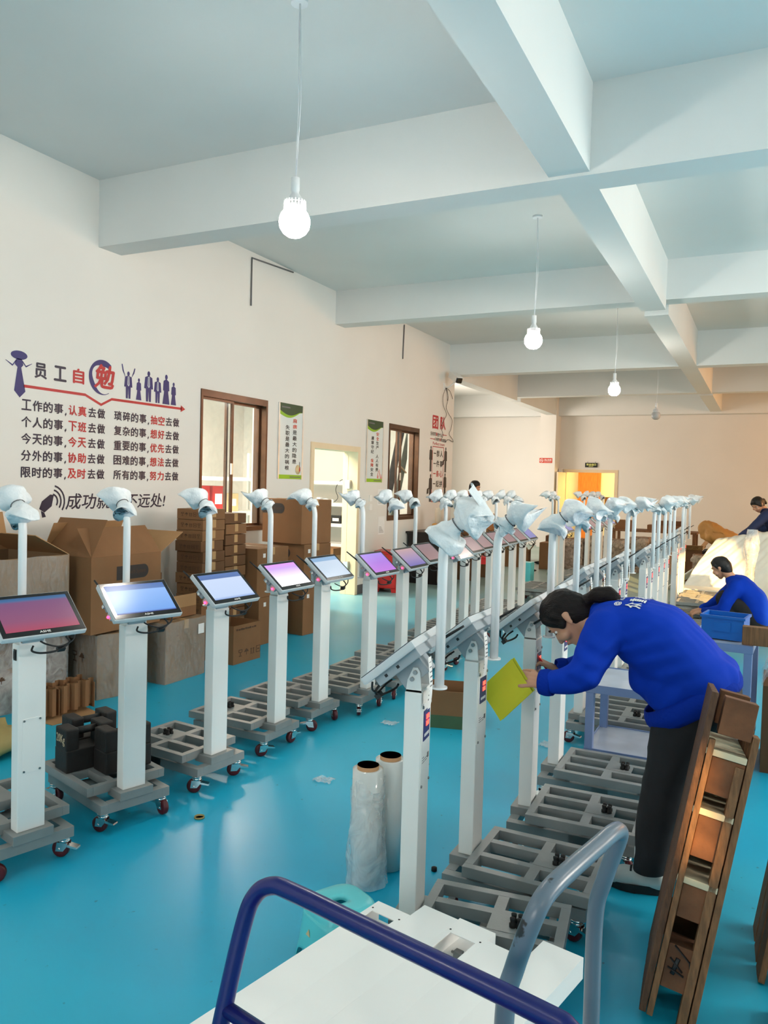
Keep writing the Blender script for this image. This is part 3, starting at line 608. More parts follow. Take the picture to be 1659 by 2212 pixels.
flap(t, '-x', hx, hy, h, .27, 12); flap(t, '+y', hx, hy, h, .30, -62); film(t, hx, hy, h, .0, seed=3)
m = MB(); T = XF(hx + .009, 0, 0); icons(m, T, -.34, .19, .07, n=3); icons(m, T, .1, .07, .05, n=1); m.build('handling_marks', 'carton_print', t)
t, hx, hy, h = carton('film-wrapped carton with hanging plastic, behind the partition insert', -4.92, -4.45, 3.28, 3.98, 0, .51, 0, 'carton_grey', group=G1, tape=False)
film(t, hx, hy, h, seed=4, wob=.02, mat='film_thick'); m = MB(); icons(m, XF(hx + .01, 0, 0), -.3, .2, .06, n=2); m.build('handling_marks', 'carton_print', t)
t, hx, hy, h = carton('brown carton squeezed between the wrapped carton and the open-lidded one', -5.12, -4.89, 3.9, 4.3, .52, 1.04, 0, 'carton_dark', group=G1)
t, hx, hy, h = carton('film-wrapped floor carton with a printed corner right under the open-lidded carton', -4.555, -4.14, 4.06, 4.47, 0, .465, -14, 'carton_grey', group=G1)
film(t, hx, hy, h, seed=7, wob=.016); m = MB(); icons(m, YF(0, -hy - .009, 0), -.12, .24, .075, n=2); m.build('handling_marks', 'carton_print', t)
m = MB(); m.box(-.17, -.09, .40, .46, 0, .001, T=YF(0, -hy - .01, 0)); m.build('paper_label', 'paper', t)
t, hx, hy, h = carton('film-wrapped floor carton with a white label at its upper corner', -4.52, -4.075, 4.585, 5.05, 0, .475, 0, 'carton_grey', group=G1)
film(t, hx, hy, h, seed=9, wob=.012); m = MB(); m.box(.13, .2, .34, .42, .0, .001, T=XF(hx + .012, 0, 0)); m.build('paper_label', 'paper', t)
t, hx, hy, h = carton('carton with flaps wide open and a black tag, second tier', -4.66, -4.17, 3.93, 4.62, .482, 1.02, 0, 'carton', True, G1)
flap(t, '+x', hx, hy, h, .25, -38, 'carton'); flap(t, '-x', hx, hy, h, .25, -25); flap(t, '+y', hx, hy, h, .30, 62); flap(t, '-y', hx, hy, h, .30, -30, 'carton')
touch_label(t, XF(hx + .001, 0, 0), -.11, .21, .36, .46)
m = MB(); icons(m, XF(hx + .001, 0, 0), -.1, .05, .04, n=1); m.build('handling_marks', 'carton_print', t)
t, hx, hy, h = carton('small dark carton standing between the open-lidded carton and the flat stack', -4.8, -4.5, 4.78, 5.0, .482, .80, 0, 'carton_dark', group=G1)
t, hx, hy, h = carton('low carton with crumpled film and a raised flap beside the dark carton', -4.50, -4.15, 4.72, 5.02, .482, .56, 0, 'carton', True, G1)
flap(t, '+x', hx, hy, h, .10, 5); m = MB(); m.ball((0, -.02, .09), .07, sc=(1.2, 1, .7), sub=3)
for v in m.bm.verts: v.co += Vector((0, 0, 1)) * .02 * mnoise.noise(v.co * 40)
m.build('crumpled_film', 'film_thick', t)
# flat cartons stacked in two columns
GS = 'flat cartons stacked in two columns'
proto = None
def flat(x, y, z, label, j, marks):
    t, hx, hy, h = carton(label, x - .145, x + .145, y - .155, y + .155, z, z + .093, random.uniform(-1.2, 1.2), random.choice(['carton', 'carton_dark']), group=GS, name='flat_carton')
    if marks: m = MB(); icons(m, YF(0, -hy - .001, 0), -.10, .028, .034, n=5); m.build('handling_marks', 'carton_print', t)
for k in range(14): flat(-4.545 + random.uniform(-.01, .01), 5.545 + random.uniform(-.008, .008), k * .0945, 'flat printed carton in the nearer stack below the brown window, %s from the top' % ORD[13 - k] if k < 13 else 'flat printed carton topmost of the nearer stack below the brown window', k, True)
for k in range(13): flat(-4.56 + random.uniform(-.01, .01), 5.885 + random.uniform(-.008, .008), k * .0985, 'flat plain carton in the farther stack below the brown window, %s from the top' % ORD[12 - k] if k < 12 else 'flat plain carton topmost of the farther stack below the brown window', k, False)
GT = 'big cartons with black tags'
def big(label, x0, x1, y0, y1, z0, z1, rz, lab=True, mk=False):
    t, hx, hy, h = carton(label, x0, x1, y0, y1, z0, z1, rz, 'carton', group=GT)
    if lab: touch_label(t, YF(0, -hy - .001, 0), -hx, -hx + .30, h - .15, h - .045)
    m = MB(); m.box(-.17, -.13, h - .09, h - .05, 0, .001, T=XF(hx + .001, 0, 0)); m.build('paper_label', 'paper', t)
    if mk: m = MB(); icons(m, XF(hx + .001, 0, 0), -.06, .06, .06, n=3); m.box(-.02, .14, .2, .203, 0, .001, T=XF(hx + .001, 0, 0)); m.build('handling_marks', 'carton_print', t)
    return t, hx, hy, h
big('big tagged carton at floor level behind the small scuffed open carton', -4.80, -4.31, 6.13, 6.62, 0, .46, 0)
big('big tagged carton, upper one of the pair beside the flat stacks', -4.82, -4.31, 6.10, 6.62, .462, .935, -1)
big('big tagged carton at floor level in the three-high pile by the door', -4.68, -4.2, 6.81, 7.27, 0, .472, -6, False, True)
big('big tagged carton in the middle of the three-high pile by the door', -4.68, -4.2, 6.80, 7.27, .474, .94, -5, True, True)
big('big tagged carton on top of the three-high pile by the door', -4.74, -4.21, 6.78, 7.28, .942, 1.40, -7)
t, hx, hy, h = carton('small scuffed open carton standing on the floor before the tagged cartons', -4.37, -4.025, 5.385, 5.755, 0, .335, -3, 'carton', True, G1)
m = MB(); icons(m, XF(hx + .001, 0, 0), -.12, .06, .06, n=4); m.build('handling_marks', 'carton_print', t); m = MB(); [m.box(-.15 + .03 * k, -.13 + .03 * k + .004 * (k % 3), .29, .306 - .004 * (k % 2), .0, .001, T=XF(hx + .001, 0, 0)) for k in range(9)]; tag(m.build('printed_marks', 'carton_print', t))
# corrugated partition insert standing on the floor
t = thing('partition_insert', 'ribbed cardboard partition insert standing on the floor by the first stand', 'packaging', (-4.09, 3.66, 0), R(-9))
m = MB(); L_ = .40
def wavy(x0, amp): return lambda u, v: Vector((x0 + amp * max(-1, min(1, 2.2 * math.sin(2 * math.pi * 5 * u))), -L_ / 2 + L_ * u, .02 + .18 * v + .02 * u))
m.grid(wavy(.0, .018), 61, 2, smooth=False); m.grid(wavy(-.13, .018), 61, 2, smooth=False)
for y in (-.2, -.06, .07, .2): m.box(-.14, .012, y - .002, y + .002, .02, .19)
m.build('ribbed_walls', 'carton', t); m = MB(); m.prism([(-.13, -.2), (.11, -.17), (.13, .17), (-.13, .2)], .0, .004); m.build('base_sheet', 'carton_inner', t)
# loose sheeting and a sack in the far left corner
m = MB(); m.grid(lambda u, v: Vector((-4.75 + .50 * u, 2.45 + .68 * v, .02 + .27 * math.sin(math.pi * min(1, u * 1.15)) * math.sin(math.pi * v) ** .6 * (.8 + .5 * mnoise.noise((u * 5, v * 5, 1))))), 30, 30)
tag(m.build('plastic_sheet', 'fabric_grey'), 'crumpled grey plastic sheeting heaped behind the first stand on the left', 'plastic sheet')
m = MB(); m.ball((-3.90, 2.93, .07), .19, sc=(1.0, 1.5, .42), sub=4)
for v in m.bm.verts: v.co += Vector((.04, .04, .05)) * mnoise.noise(v.co * 8); v.co.z = max(.002, v.co.z)
tag(m.build('sack', 'ochre_sack'), 'ochre sack lying on the floor behind the first stand', 'sack')
# iron test weights on the second platform
GW = 'black test weights on the second platform'
def weight(x, y, rz, label, write_on=False):
    t = thing('test_weight', label, 'weight', (x, y, .1905), R(rz), GW)
    m = MB(); m.box(-.062, .062, -.118, .118, .0, .105, bev=.006); m.box(-.058, .058, -.118, -.055, .10, .205, bev=.008); m.box(-.058, .058, .055, .118, .10, .205, bev=.008); m.build('weight_body', 'iron', t)
    m = MB(); m.tube([(0, -.06, .175), (0, .06, .175)], .018, 12); m.build('grip_bar', 'iron', t)
    if write_on: m = MB(); write(m, '20Kg', -.04, .125, .045, .178, YF(0, -.1192, 0), .01, 0, .0006); m.build('painted_mark', 'wood_pale', t)
c_, s_ = math.cos(R(-17)), math.sin(R(-17))
def on_L2(lx, ly): return (-2.585 + c_ * lx - s_ * ly, 2.69 + s_ * lx + c_ * ly)
weight(*on_L2(-.33, -.065), -17, 'black iron weight with painted 20Kg, frontmost of the weights on the platform', True)
weight(*on_L2(-.475, .03), -17, 'black iron weight behind the one painted 20Kg, left rear of the platform')
weight(*on_L2(-.19, .06), -17, 'black iron weight half hidden behind the second stand\'s column')
# ================================================================== things on the open floor
def roll(x, y, label, h, ragged):
    t = thing('stretch_film_roll', label, 'film roll', (x, y, 0), 0, 'upright stretch film rolls')
    m = MB(); m.lathe([(.044, h + .016), (.044, .0), (.037, .0), (.037, h + .016), (.044, h + .016)], 28); m.build('cardboard_core', 'core_brown', t)
    m = MB(); m.lathe([(.045, .004), (.062, .004), (.062, h), (.045, h)], 32); m.build('film_winding', 'film_roll', t)
    if ragged:
        m = MB(); m.grid(lambda u, v: Vector((math.cos(6.2832 * u), math.sin(6.2832 * u), 0)) * (.066 + .02 * (1 - v) ** 2 + .012 * mnoise.noise((3 * math.cos(6.2832 * u), 3 * math.sin(6.2832 * u), v * 5))) + Vector((.01 * (1 - v), -.01 * (1 - v), .005 + (h - .06) * v + (.03 * math.sin(19 * u) if v > .95 else 0))), 40, 18, closed_u=True)
        m.build('torn_wrapper', 'film_thick', t)
node_mat('film_roll', lambda nt, N, L, b, out: (b.inputs['Base Color'].__setattr__('default_value', (.72, .74, .72, 1)), b.inputs['Roughness'].__setattr__('default_value', .12), b.inputs['Coat Weight'].__setattr__('default_value', .6)))
roll(-1.385, 2.745, 'upright stretch film roll in torn wrapper, in front of the other roll', .455, True); roll(-1.355, 2.89, 'clean upright stretch film roll standing behind the wrapped one', .455, False)
t = thing('plastic_stool', 'low teal plastic stool with a hole in its seat', 'stool', (-1.18, 2.165, 0), R(-28))
def rsq(r, k, a): c, s = abs(math.cos(a)) ** (2 / k), abs(math.sin(a)) ** (2 / k); return Vector((math.copysign(r * c, math.cos(a)), math.copysign(r * s, math.sin(a)), 0))
m = MB(); H_ = .255
def sf(u, v):
    a = 2 * math.pi * u; ring = [(.022, H_ - .018), (.022, H_ - .004), (.05, H_ - .001), (.085, H_ - .002), (.098, H_ - .01), (.104, H_ - .03)]
    i = v * 5; k = min(int(i), 4); f = i - k; r = ring[k][0] * (1 - f) + ring[k + 1][0] * f; z = ring[k][1] * (1 - f) + ring[k + 1][1] * f
    return rsq(r, 3.2 if k > 0 else 2.2, a) + Vector((0, 0, z))
m.grid(sf, 48, 11, closed_u=True); m.build('seat', 'stool_teal', t)
m = MB()
def skirt(u, v):
    a = 2 * math.pi * u; r = .104 + (.130 - .104) * v; d = ((a + R(45)) % R(90)) - R(45)      # arch centred on each side
    arch = max(0, 1 - (d / R(25)) ** 2) ** .5 * .125; zb = arch
    return rsq(r, 3.2, a) + Vector((0, 0, (H_ - .03) * (1 - v) + zb * v))
m.grid(skirt, 96, 10, closed_u=True); me = m.build('leg_skirt', 'stool_teal', t); md = me.modifiers.new('thick', 'SOLIDIFY'); md.thickness = .004
m = MB(); m.prism([(-.012, 0), (.012, 0), (0, .02)], 0, .0008, 0, Matrix.Translation((0, -.119, .17)) @ Matrix.Rotation(R(80), 4, 'X')); m.build('sticker', 'poster_tan', t)
t, hx, hy, h = carton('open carton with a damp dark bottom standing in the aisle behind the nearest right stand', -2.06, -1.66, 4.72, 5.02, 0, .245, 16, 'carton', True)
m = MB(); m.box(-hx - .001, hx + .001, -hy - .001, -hy, 0, .085); m.box(hx, hx + .001, -hy, hy, 0, .085); m.build('damp_edge', 'green_board', t)
# scraps
def scrap(x, y, r, label, seed, mt='film_thick', nm='film_scrap', cat='scrap'):
    m = MB(); rnd = random.Random(seed); ph = rnd.uniform(0, 50)
    m.grid(lambda u, v: Vector((x + r * (2 * u - 1) * (1 + .4 * mnoise.noise((u * 4, v * 4, ph))), y + r * .8 * (2 * v - 1) * (1 + .4 * mnoise.noise((u * 4, v * 4, ph + 9))), .004 + r * .35 * abs(mnoise.noise((u * 5, v * 5, ph + 3))))), 14, 14); return tag(m.build(nm, mt), label, cat, 'film scraps on the floor')
scrap(-2.06, 3.56, .05, 'crumpled clear film scrap on the floor before the third left stand', 2); scrap(-2.18, 4.62, .05, 'crumpled clear film scrap on the floor before the sixth left stand', 4); scrap(-1.14, 4.74, .06, 'clear film scrap on the floor left of the blue-grey cart', 6)
m = MB(); m.lathe([(.021, .0), (.024, .0), (.024, .008), (.021, .008), (.021, 0)], 24, T=Matrix.Translation((-2.33, 2.87, .001))); tag(m.build('tape_ring', 'ochre_sack'), 'thin yellow tape ring lying on the blue floor', 'ring')
m = MB(); m.tube(smooth_pts([Vector((-1.83, 4.0, .004)), Vector((-1.76, 4.0, .004)), Vector((-1.66, 4.06, .004))]), .003, 6); tag(m.build('cable_offcut', 'cable'), 'short black cable offcut on the floor before the aisle carton', 'cable')
m = MB(); m.lathe([(.012, 0), (.012, .014), (.004, .016)], 10, T=Matrix.Translation((-1.17, 2.95, 0))); tag(m.build('rubber_cap', 'rubber'), 'small black rubber cap lying on the floor between the right stands', 'cap')
# ================================================================== trolleys and the pile of column housings
TR = Matrix.Translation((-.72, 1.56, 0)) @ Matrix.Rotation(R(-12), 4, 'Z')
def hoop(pts, r, n=14): return smooth_pts([Vector(p) for p in pts], 7)
t = thing('platform_trolley', 'platform trolley with a scuffed grey tube handle under the white housings', 'trolley', (-.72, 1.56, 0), R(-12))
m = MB(); m.box(-.40, .445, -.40, .40, .13, .165, bev=.006); m.build('deck', 'trolley_grey', t)
for x in (-.33, .28):
    for y in (-.32, .32):
        w = MB(); w.lathe([(.05, -.015), (.05, .015), (.001, .015)], 20, T=Matrix.Translation((x, y, .05)) @ Matrix.Rotation(R(90), 4, 'Y')); w.box(x - .03, x + .03, y - .02, y + .02, .09, .13); w.build('caster', 'rubber', t)
hp = [(.428, -.25, .13), (.428, -.25, .5), (.428, -.25, .73), (.443, -.25, .81), (.472, -.245, .905), (.479, -.21, .935), (.482, -.13, .943), (.482, -.01, .943), (.482, .05, .943), (.479, .095, .933), (.472, .115, .905), (.443, .12, .81), (.428, .12, .73), (.428, .12, .5), (.428, .12, .13)]
m = MB(); m.tube(hoop(hp, 0), .0165, 16); m.build('handle', 'trolley_grey', t, None, 'scuffed grey tube handle')
t = thing('hand_trolley', 'hand trolley with a dark blue tube handle, nearest to the camera', 'trolley', (-.62, .86, 0), R(-12))
m = MB(); m.box(-.33, .44, -.62, .14, .13, .165, bev=.006); m.build('deck', 'trolley_blue', t)
for x in (-.28, .28):
    for y in (-.55, .06):
        w = MB(); w.lathe([(.05, -.015), (.05, .015), (.001, .015)], 20, T=Matrix.Translation((x, y, .05)) @ Matrix.Rotation(R(90), 4, 'Y')); w.box(x - .03, x + .03, y - .02, y + .02, .09, .13); w.build('caster', 'rubber', t)
hb = [(-.30, .13, .15), (-.295, .17, .4), (-.29, .215, .6), (-.285, .26, .765), (-.27, .275, .822), (-.235, .285, .848), (-.18, .288, .852), (0, .288, .852), (.30, .288, .852), (.355, .285, .848), (.39, .275, .822), (.405, .26, .765), (.41, .215, .6), (.415, .17, .4), (.42, .13, .15)]
m = MB(); m.tube(hoop(hb, 0), .0162, 16); m.tube([(-.29, .222, .625), (.41, .222, .625)], .014, 14); m.build('handle', 'trolley_blue', t, None, 'dark blue tube handle')
GH = 'white column housings on the trolley'
def housing(lx, yend, z, label, hole=None, length=.76, w=.1134):
    base = TR @ Vector((lx, yend, z)); t = thing('column_housing', label, 'metal housing', base, R(-12), GH)
    m = MB(); h = .056; a, b = -w / 2, w / 2; s = .0025
    m.box(a, a + s, -length, 0, 0, h - s); m.box(b - s, b, -length, 0, 0, h - s); m.box(a + s, b - s, -length, 0, 0, s)
    if hole:
        y0, y1 = hole; m.box(a, b, y1, 0, h - s, h); m.box(a, b, -length, y0, h - s, h); m.box(a, a + .018, y0, y1, h - s, h); m.box(b - .018, b, y0, y1, h - s, h)
    else: m.box(a, b, -length, 0, h - s, h)
    m.build('housing_shell', 'white_paint', t)
    if hole:
        m = MB()
        for x in (a + .01, b - .01):
            for y in (hole[0] - .012, hole[1] + .012): m.tube([(x, y, h - .001), (x, y, h + .0006)], .003, 8)
        m.build('screw_hole', 'print_black', t); m = MB(); m.box(-.01, .012, hole[1] - .03, hole[1] - .012, .012, .03); m.tube([(-.02, hole[1] - .02, .02), (.03, hole[1] - .03, .03)], .004, 6); m.build('inner_bracket', 'bolt', t)
for k in range(5): housing(-.262 + .1135 * k, .335 + .01 * (k % 2), .1665, 'white column housing in the bottom layer of the pile, %s from the left' % ORD[k])
for k in range(5): housing(-.262 + .1135 * k, .34 + .012 * ((k + 1) % 2), .2235, 'white column housing in the second layer of the pile, %s from the left' % ORD[k])
for k in range(4): housing(-.262 + .1135 * k, .345 + .01 * (k % 2), .2805, 'white column housing in the third layer of the pile, %s from the left' % ORD[k])
tops = [(.365, (-.13, -.05), 'white column housing with a window near its end, far left of the top layer'), (.435, None, 'plain white column housing, second from the left in the top layer'), (.445, (-.19, -.075), 'white column housing with the larger window in mid top layer'), (.40, None, 'plain white column housing right of the windowed one, set back')]
for k, (ye, ho, la) in enumerate(tops): housing(-.262 + .1135 * k, ye, .3375, la, ho)
housing(-.262 + .1135 * 4, .50, .3375, 'plain white column housing at the right edge, sticking out farthest')
p_ = TR @ Vector((.192, -.03, .2805)); t, hx, hy, h = carton('dark carton under the right end of the white housings', p_.x - .055, p_.x + .055, p_.y - .37, p_.y + .37, .2805, .337, -12, 'carton_dark', tape=False)
# ================================================================== blue-grey carts
def cart(label, x0, x1, y0, y1, zt, zs, rz):
    t = thing('work_cart', label, 'cart', ((x0 + x1) / 2, (y0 + y1) / 2, 0), R(rz), 'blue-grey carts'); hx, hy = (x1 - x0) / 2, (y1 - y0) / 2
    for z, nm in ((zt, 'top_tray'), (zs, 'lower_tray')):
        m = MB(); m.box(-hx, hx, -hy, hy, z - .045, z - .008, bev=.003)
        for a in ((-hx + .003, hx - .003, -hy + .001, -hy + .007), (-hx + .003, hx - .003, hy - .007, hy - .001)): m.box(*a, z - .012, z)
        for a in ((-hx + .001, -hx + .007, -hy + .008, hy - .008), (hx - .007, hx - .001, -hy + .008, hy - .008)): m.box(*a, z - .012, z)
        tr = m.build(nm, 'cart_blue', t); m = MB(); m.box(-hx + .007, hx - .007, -hy + .007, hy - .007, z - .009, z - .006); m.build('tray_bottom', 'cart_top', tr)
    for sx in (-1, 1):
        for sy in (-1, 1):
            m = MB(); m.box(sx * (hx - .025) - .022, sx * (hx - .025) + .022, sy * (hy - .025) - .022, sy * (hy - .025) + .022, .09, zt - .04, bev=.004); m.build('leg', 'cart_blue', t)
            m = MB(); T = Matrix.Translation((sx * (hx - .04), sy * (hy - .04), .045)) @ Matrix.Rotation(R(90), 4, 'Y'); m.lathe([(.001, -.014), (.045, -.014), (.045, .014), (.001, .014)], 18, T=T); m.build('caster', 'rubber', t)
cart('low blue-grey cart under the bending woman, stained trays', -.845, -.36, 4.285, 4.77, .53, .18, 0)
cart('taller blue-grey cart carrying the blue crate', -.36, -.015, 4.80, 5.4, .74, .16, -3)
t = thing('plastic_crate', 'blue plastic crate standing on the taller cart', 'crate', (-.185, 5.02, .741), R(-8))
m = MB(); a, b, h = .115, .10, .135
for q in ((-a, a, -b, -b + .005), (-a, a, b - .005, b)): m.box(*q, .0, h)
for q in ((-a, -a + .005, -b + .005, b - .005), (a - .005, a, -b + .005, b - .005)): m.box(*q, .0, h)
m.box(-a + .005, a - .005, -b + .005, b - .005, 0, .005); m.build('crate_shell', 'crate_blue', t)
m = MB()
for q in ((-a - .008, a + .008, -b - .008, -b + .004), (-a - .008, a + .008, b - .004, b + .008), (-a - .008, -a - .0005, -b + .004, b - .004), (a + .0005, a + .008, -b + .004, b - .004)): m.box(*q, h - .014, h + .001)
m.box(-.045, .045, -b - .006, -b, .045, .1); m.build('rim', 'crate_blue', t)
m = MB(); m.box(-.07, .34, -.03, .03, 0, .105, bev=.004); tag(m.build('wood_beam', 'wood_mid', None, (-.02, 4.845, .741)), 'thick wooden beam end lying beside the blue crate', 'wood beam')
m = MB(); m.grid(lambda u, v: Vector((.02 + .45 * u, 4.9 + .5 * v, .50 + .22 * math.sin(math.pi * u) ** .5 * (.7 + .5 * mnoise.noise((u * 6, v * 6, 4))))), 20, 20); m.box(.03, .45, 4.92, 5.38, 0, .5, 1)
tag(m.build('wrapped_bale', ['film_thick', 'carton_dark']), 'bale under crumpled clear film at the right edge beside the taller cart', 'bale')
# ================================================================== leaning pallets and timber at the right edge
t = thing('wooden_pallet', 'worn wooden pallet leaning on edge in the right foreground', 'pallet', (-.20, 2.41, 0), 0)
U = Vector((.165, .19, 1)).normalized(); Vv = (Vector((1, .08, 0)) - U * Vector((1, .08, 0)).dot(U)).normalized(); Wv = U.cross(Vv); 
if Wv.y < 0: Wv = -Wv
PM = Matrix(((Vv.x, Wv.x, U.x, 0), (Vv.y, Wv.y, U.y, 0), (Vv.z, Wv.z, U.z, 0), (0, 0, 0, 1)))   # local (across, deep, along)
Lp = 1.0
def pb(nm, mt, *b, bev=.003): m = MB(); m.box(*b, T=PM, bev=bev); return m.build(nm, mt, t)
for k in range(5): pb('deck_board', 'wood_old', -.086, -.066, .0 + .105 * k, .092 + .105 * k, .02, Lp)
for k in range(5): pb('deck_board', 'wood_mid', .052, .072, .0 + .105 * k, .09 + .105 * k, .0, Lp - .10 - .03 * (k % 2))
pb('edge_strip', 'wood_mid', -.064, -.046, -.008, .03, .02, .86); pb('edge_strip', 'wood_mid', .022, .048, -.004, .04, .0, .80)
for z0, z1 in ((.88, .995), (.70, .81), (.505, .63), (.32, .42), (.11, .24)):
    pb('block', 'wood_block', -.045, .05, .005, .11, z0, z1); pb('block', 'wood_block', -.045, .05, .34, .45, z0, z1)
for z in (.812, .632, .422): pb('cross_board', 'wood_pale', -.066, .05, -.004, .5, z, z + .02)
m = MB(); T = PM @ Matrix(((1, 0, 0, 0), (0, 0, -1, .003), (0, 1, 0, 0), (0, 0, 0, 1)))
for pts in ([(-.028, .238), (.02, .205), (.024, .19)], [(-.034, .20), (.006, .17)], [(-.036, .172), (.012, .16)], [(-.012, .205), (-.02, .155)]):
    m.tube([T @ Vector((x, z, .001)) for x, z in pts], .0065, 6, flat=.3)
m.build('painted_mark', 'print_black', t)
t = thing('wooden_pallet', 'second splintered pallet leaning behind the first at the right edge', 'pallet', (.08, 2.78, 0), 0)
for k in range(3): pb('deck_board', 'wood_mid', -.04, -.02, .0 + .13 * k, .11 + .13 * k, 0, .98)
for z0, z1 in ((.86, .97), (.46, .58), (.05, .16)): pb('block', 'wood_block', -.02, .07, .0, .1, z0, z1)
pb('deck_board', 'wood_old', .07, .09, 0, .11, 0, .95)
def plank(label, p0, p1, w, th, mt):
    p0, p1 = Vector(p0), Vector(p1); u = (p1 - p0); L = u.length; u.normalize(); v = Vector((1, 0, 0)) - u * u.x; v.normalize(); n = u.cross(v)
    m = MB(); m.box(-w / 2, w / 2, -th / 2, th / 2, 0, L, T=Matrix(((v.x, n.x, u.x, p0.x), (v.y, n.y, u.y, p0.y), (v.z, n.z, u.z, p0.z), (0, 0, 0, 1))), bev=.002); return tag(m.build('plank', mt), label, 'plank', 'loose planks at the right edge')
plank('pale thin plank leaning at the right edge above the pallets', (.30, 3.1, .012), (.27, 3.55, .98), .05, .015, 'wood_pale'); plank('brown plank leaning at the right edge behind the pale plank', (.45, 3.1, .012), (.39, 3.5, .9), .06, .018, 'wood_mid')
m = MB(); m.box(-.10, .16, -.2, .26, 0, .13, bev=.01); tag(m.build('dark_crate', 'rubber', None, (.20, 2.40, 0)), 'dark crate on the floor at the lower right corner behind the pallet', 'crate')
# ================================================================== people
def capsule(m, p0, r0, p1, r1, sub=2, sq=None):
    """tapered limb with round ends; sq = (axis vector, factor) flattens it across that axis"""
    p0, p1 = Vector(p0), Vector(p1); ax = p1 - p0; L = ax.length; ax = ax.normalized() if L > 1e-6 else Vector((0, 0, 1))
    u = ax.orthogonal().normalized(); w = ax.cross(u); n = 8 * sub; k = 3 * sub; th = math.asin(max(-1, min(1, (r0 - r1) / L))) if L > 1e-6 and L > abs(r0 - r1) else 0
    prof = [(r0 * math.cos(a), r0 * math.sin(a), 0) for a in [-math.pi / 2 + (math.pi / 2 + th) * i / k for i in range(k + 1)]] + [(r1 * math.cos(a), r1 * math.sin(a), 1) for a in [th + (math.pi / 2 - th) * i / k for i in range(k + 1)]]
    sa = Vector(sq[0]).normalized() if sq else None; rings = []
    for (r, h, e) in prof:
        base = p1 if e else p0; ring = []
        for j in range(n):
            c = ax * h + (u * math.cos(2 * math.pi * j / n) + w * math.sin(2 * math.pi * j / n)) * max(r, 1e-5)
            if sq: c = c + sa * c.dot(sa) * (sq[1] - 1)
            ring.append(m.bm.verts.new(base + c))
        rings.append(ring)
    for A, Bq in zip(rings, rings[1:]):
        for j in range(n): m.bm.faces.new((A[j], A[(j + 1) % n], Bq[(j + 1) % n], Bq[j]))
    m.bm.faces.new(rings[0][::-1]); m.bm.faces.new(rings[-1]); return m
def chain(m, pts, sub=2):
    for (p0, r0), (p1, r1) in zip(pts, pts[1:]): capsule(m, p0, r0, p1, r1, sub)
    return m
def skin_of(name, m, mt, parent, voxel=.01, smooth=3, wob=0., wf=8., label=None):
    """one continuous closed skin grown over the limbs"""
    me = m.mesh(name, mt); o = bpy.data.objects.new(name, me); col.objects.link(o)
    r = o.modifiers.new('skin', 'REMESH'); r.mode = 'VOXEL'; r.voxel_size = voxel; r.use_smooth_shade = True
    s = o.modifiers.new('smooth', 'SMOOTH'); s.factor = .5; s.iterations = smooth
    bpy.context.view_layer.update(); dg = bpy.context.evaluated_depsgraph_get(); ev = bpy.data.meshes.new_from_object(o.evaluated_get(dg))
    bpy.data.objects.remove(o); bpy.data.meshes.remove(me)
    if wob:
        ns = [v.normal.copy() for v in ev.vertices]
        for v, n in zip(ev.vertices, ns): v.co += n * wob * (mnoise.noise(v.co * wf) + .5 * mnoise.noise(v.co * wf * 2.3))
    if not ev.materials: ev.materials.append(M[mt])
    for p in ev.polygons: p.use_smooth = True
    ev.name = name; return link(name, ev, parent, None, label)
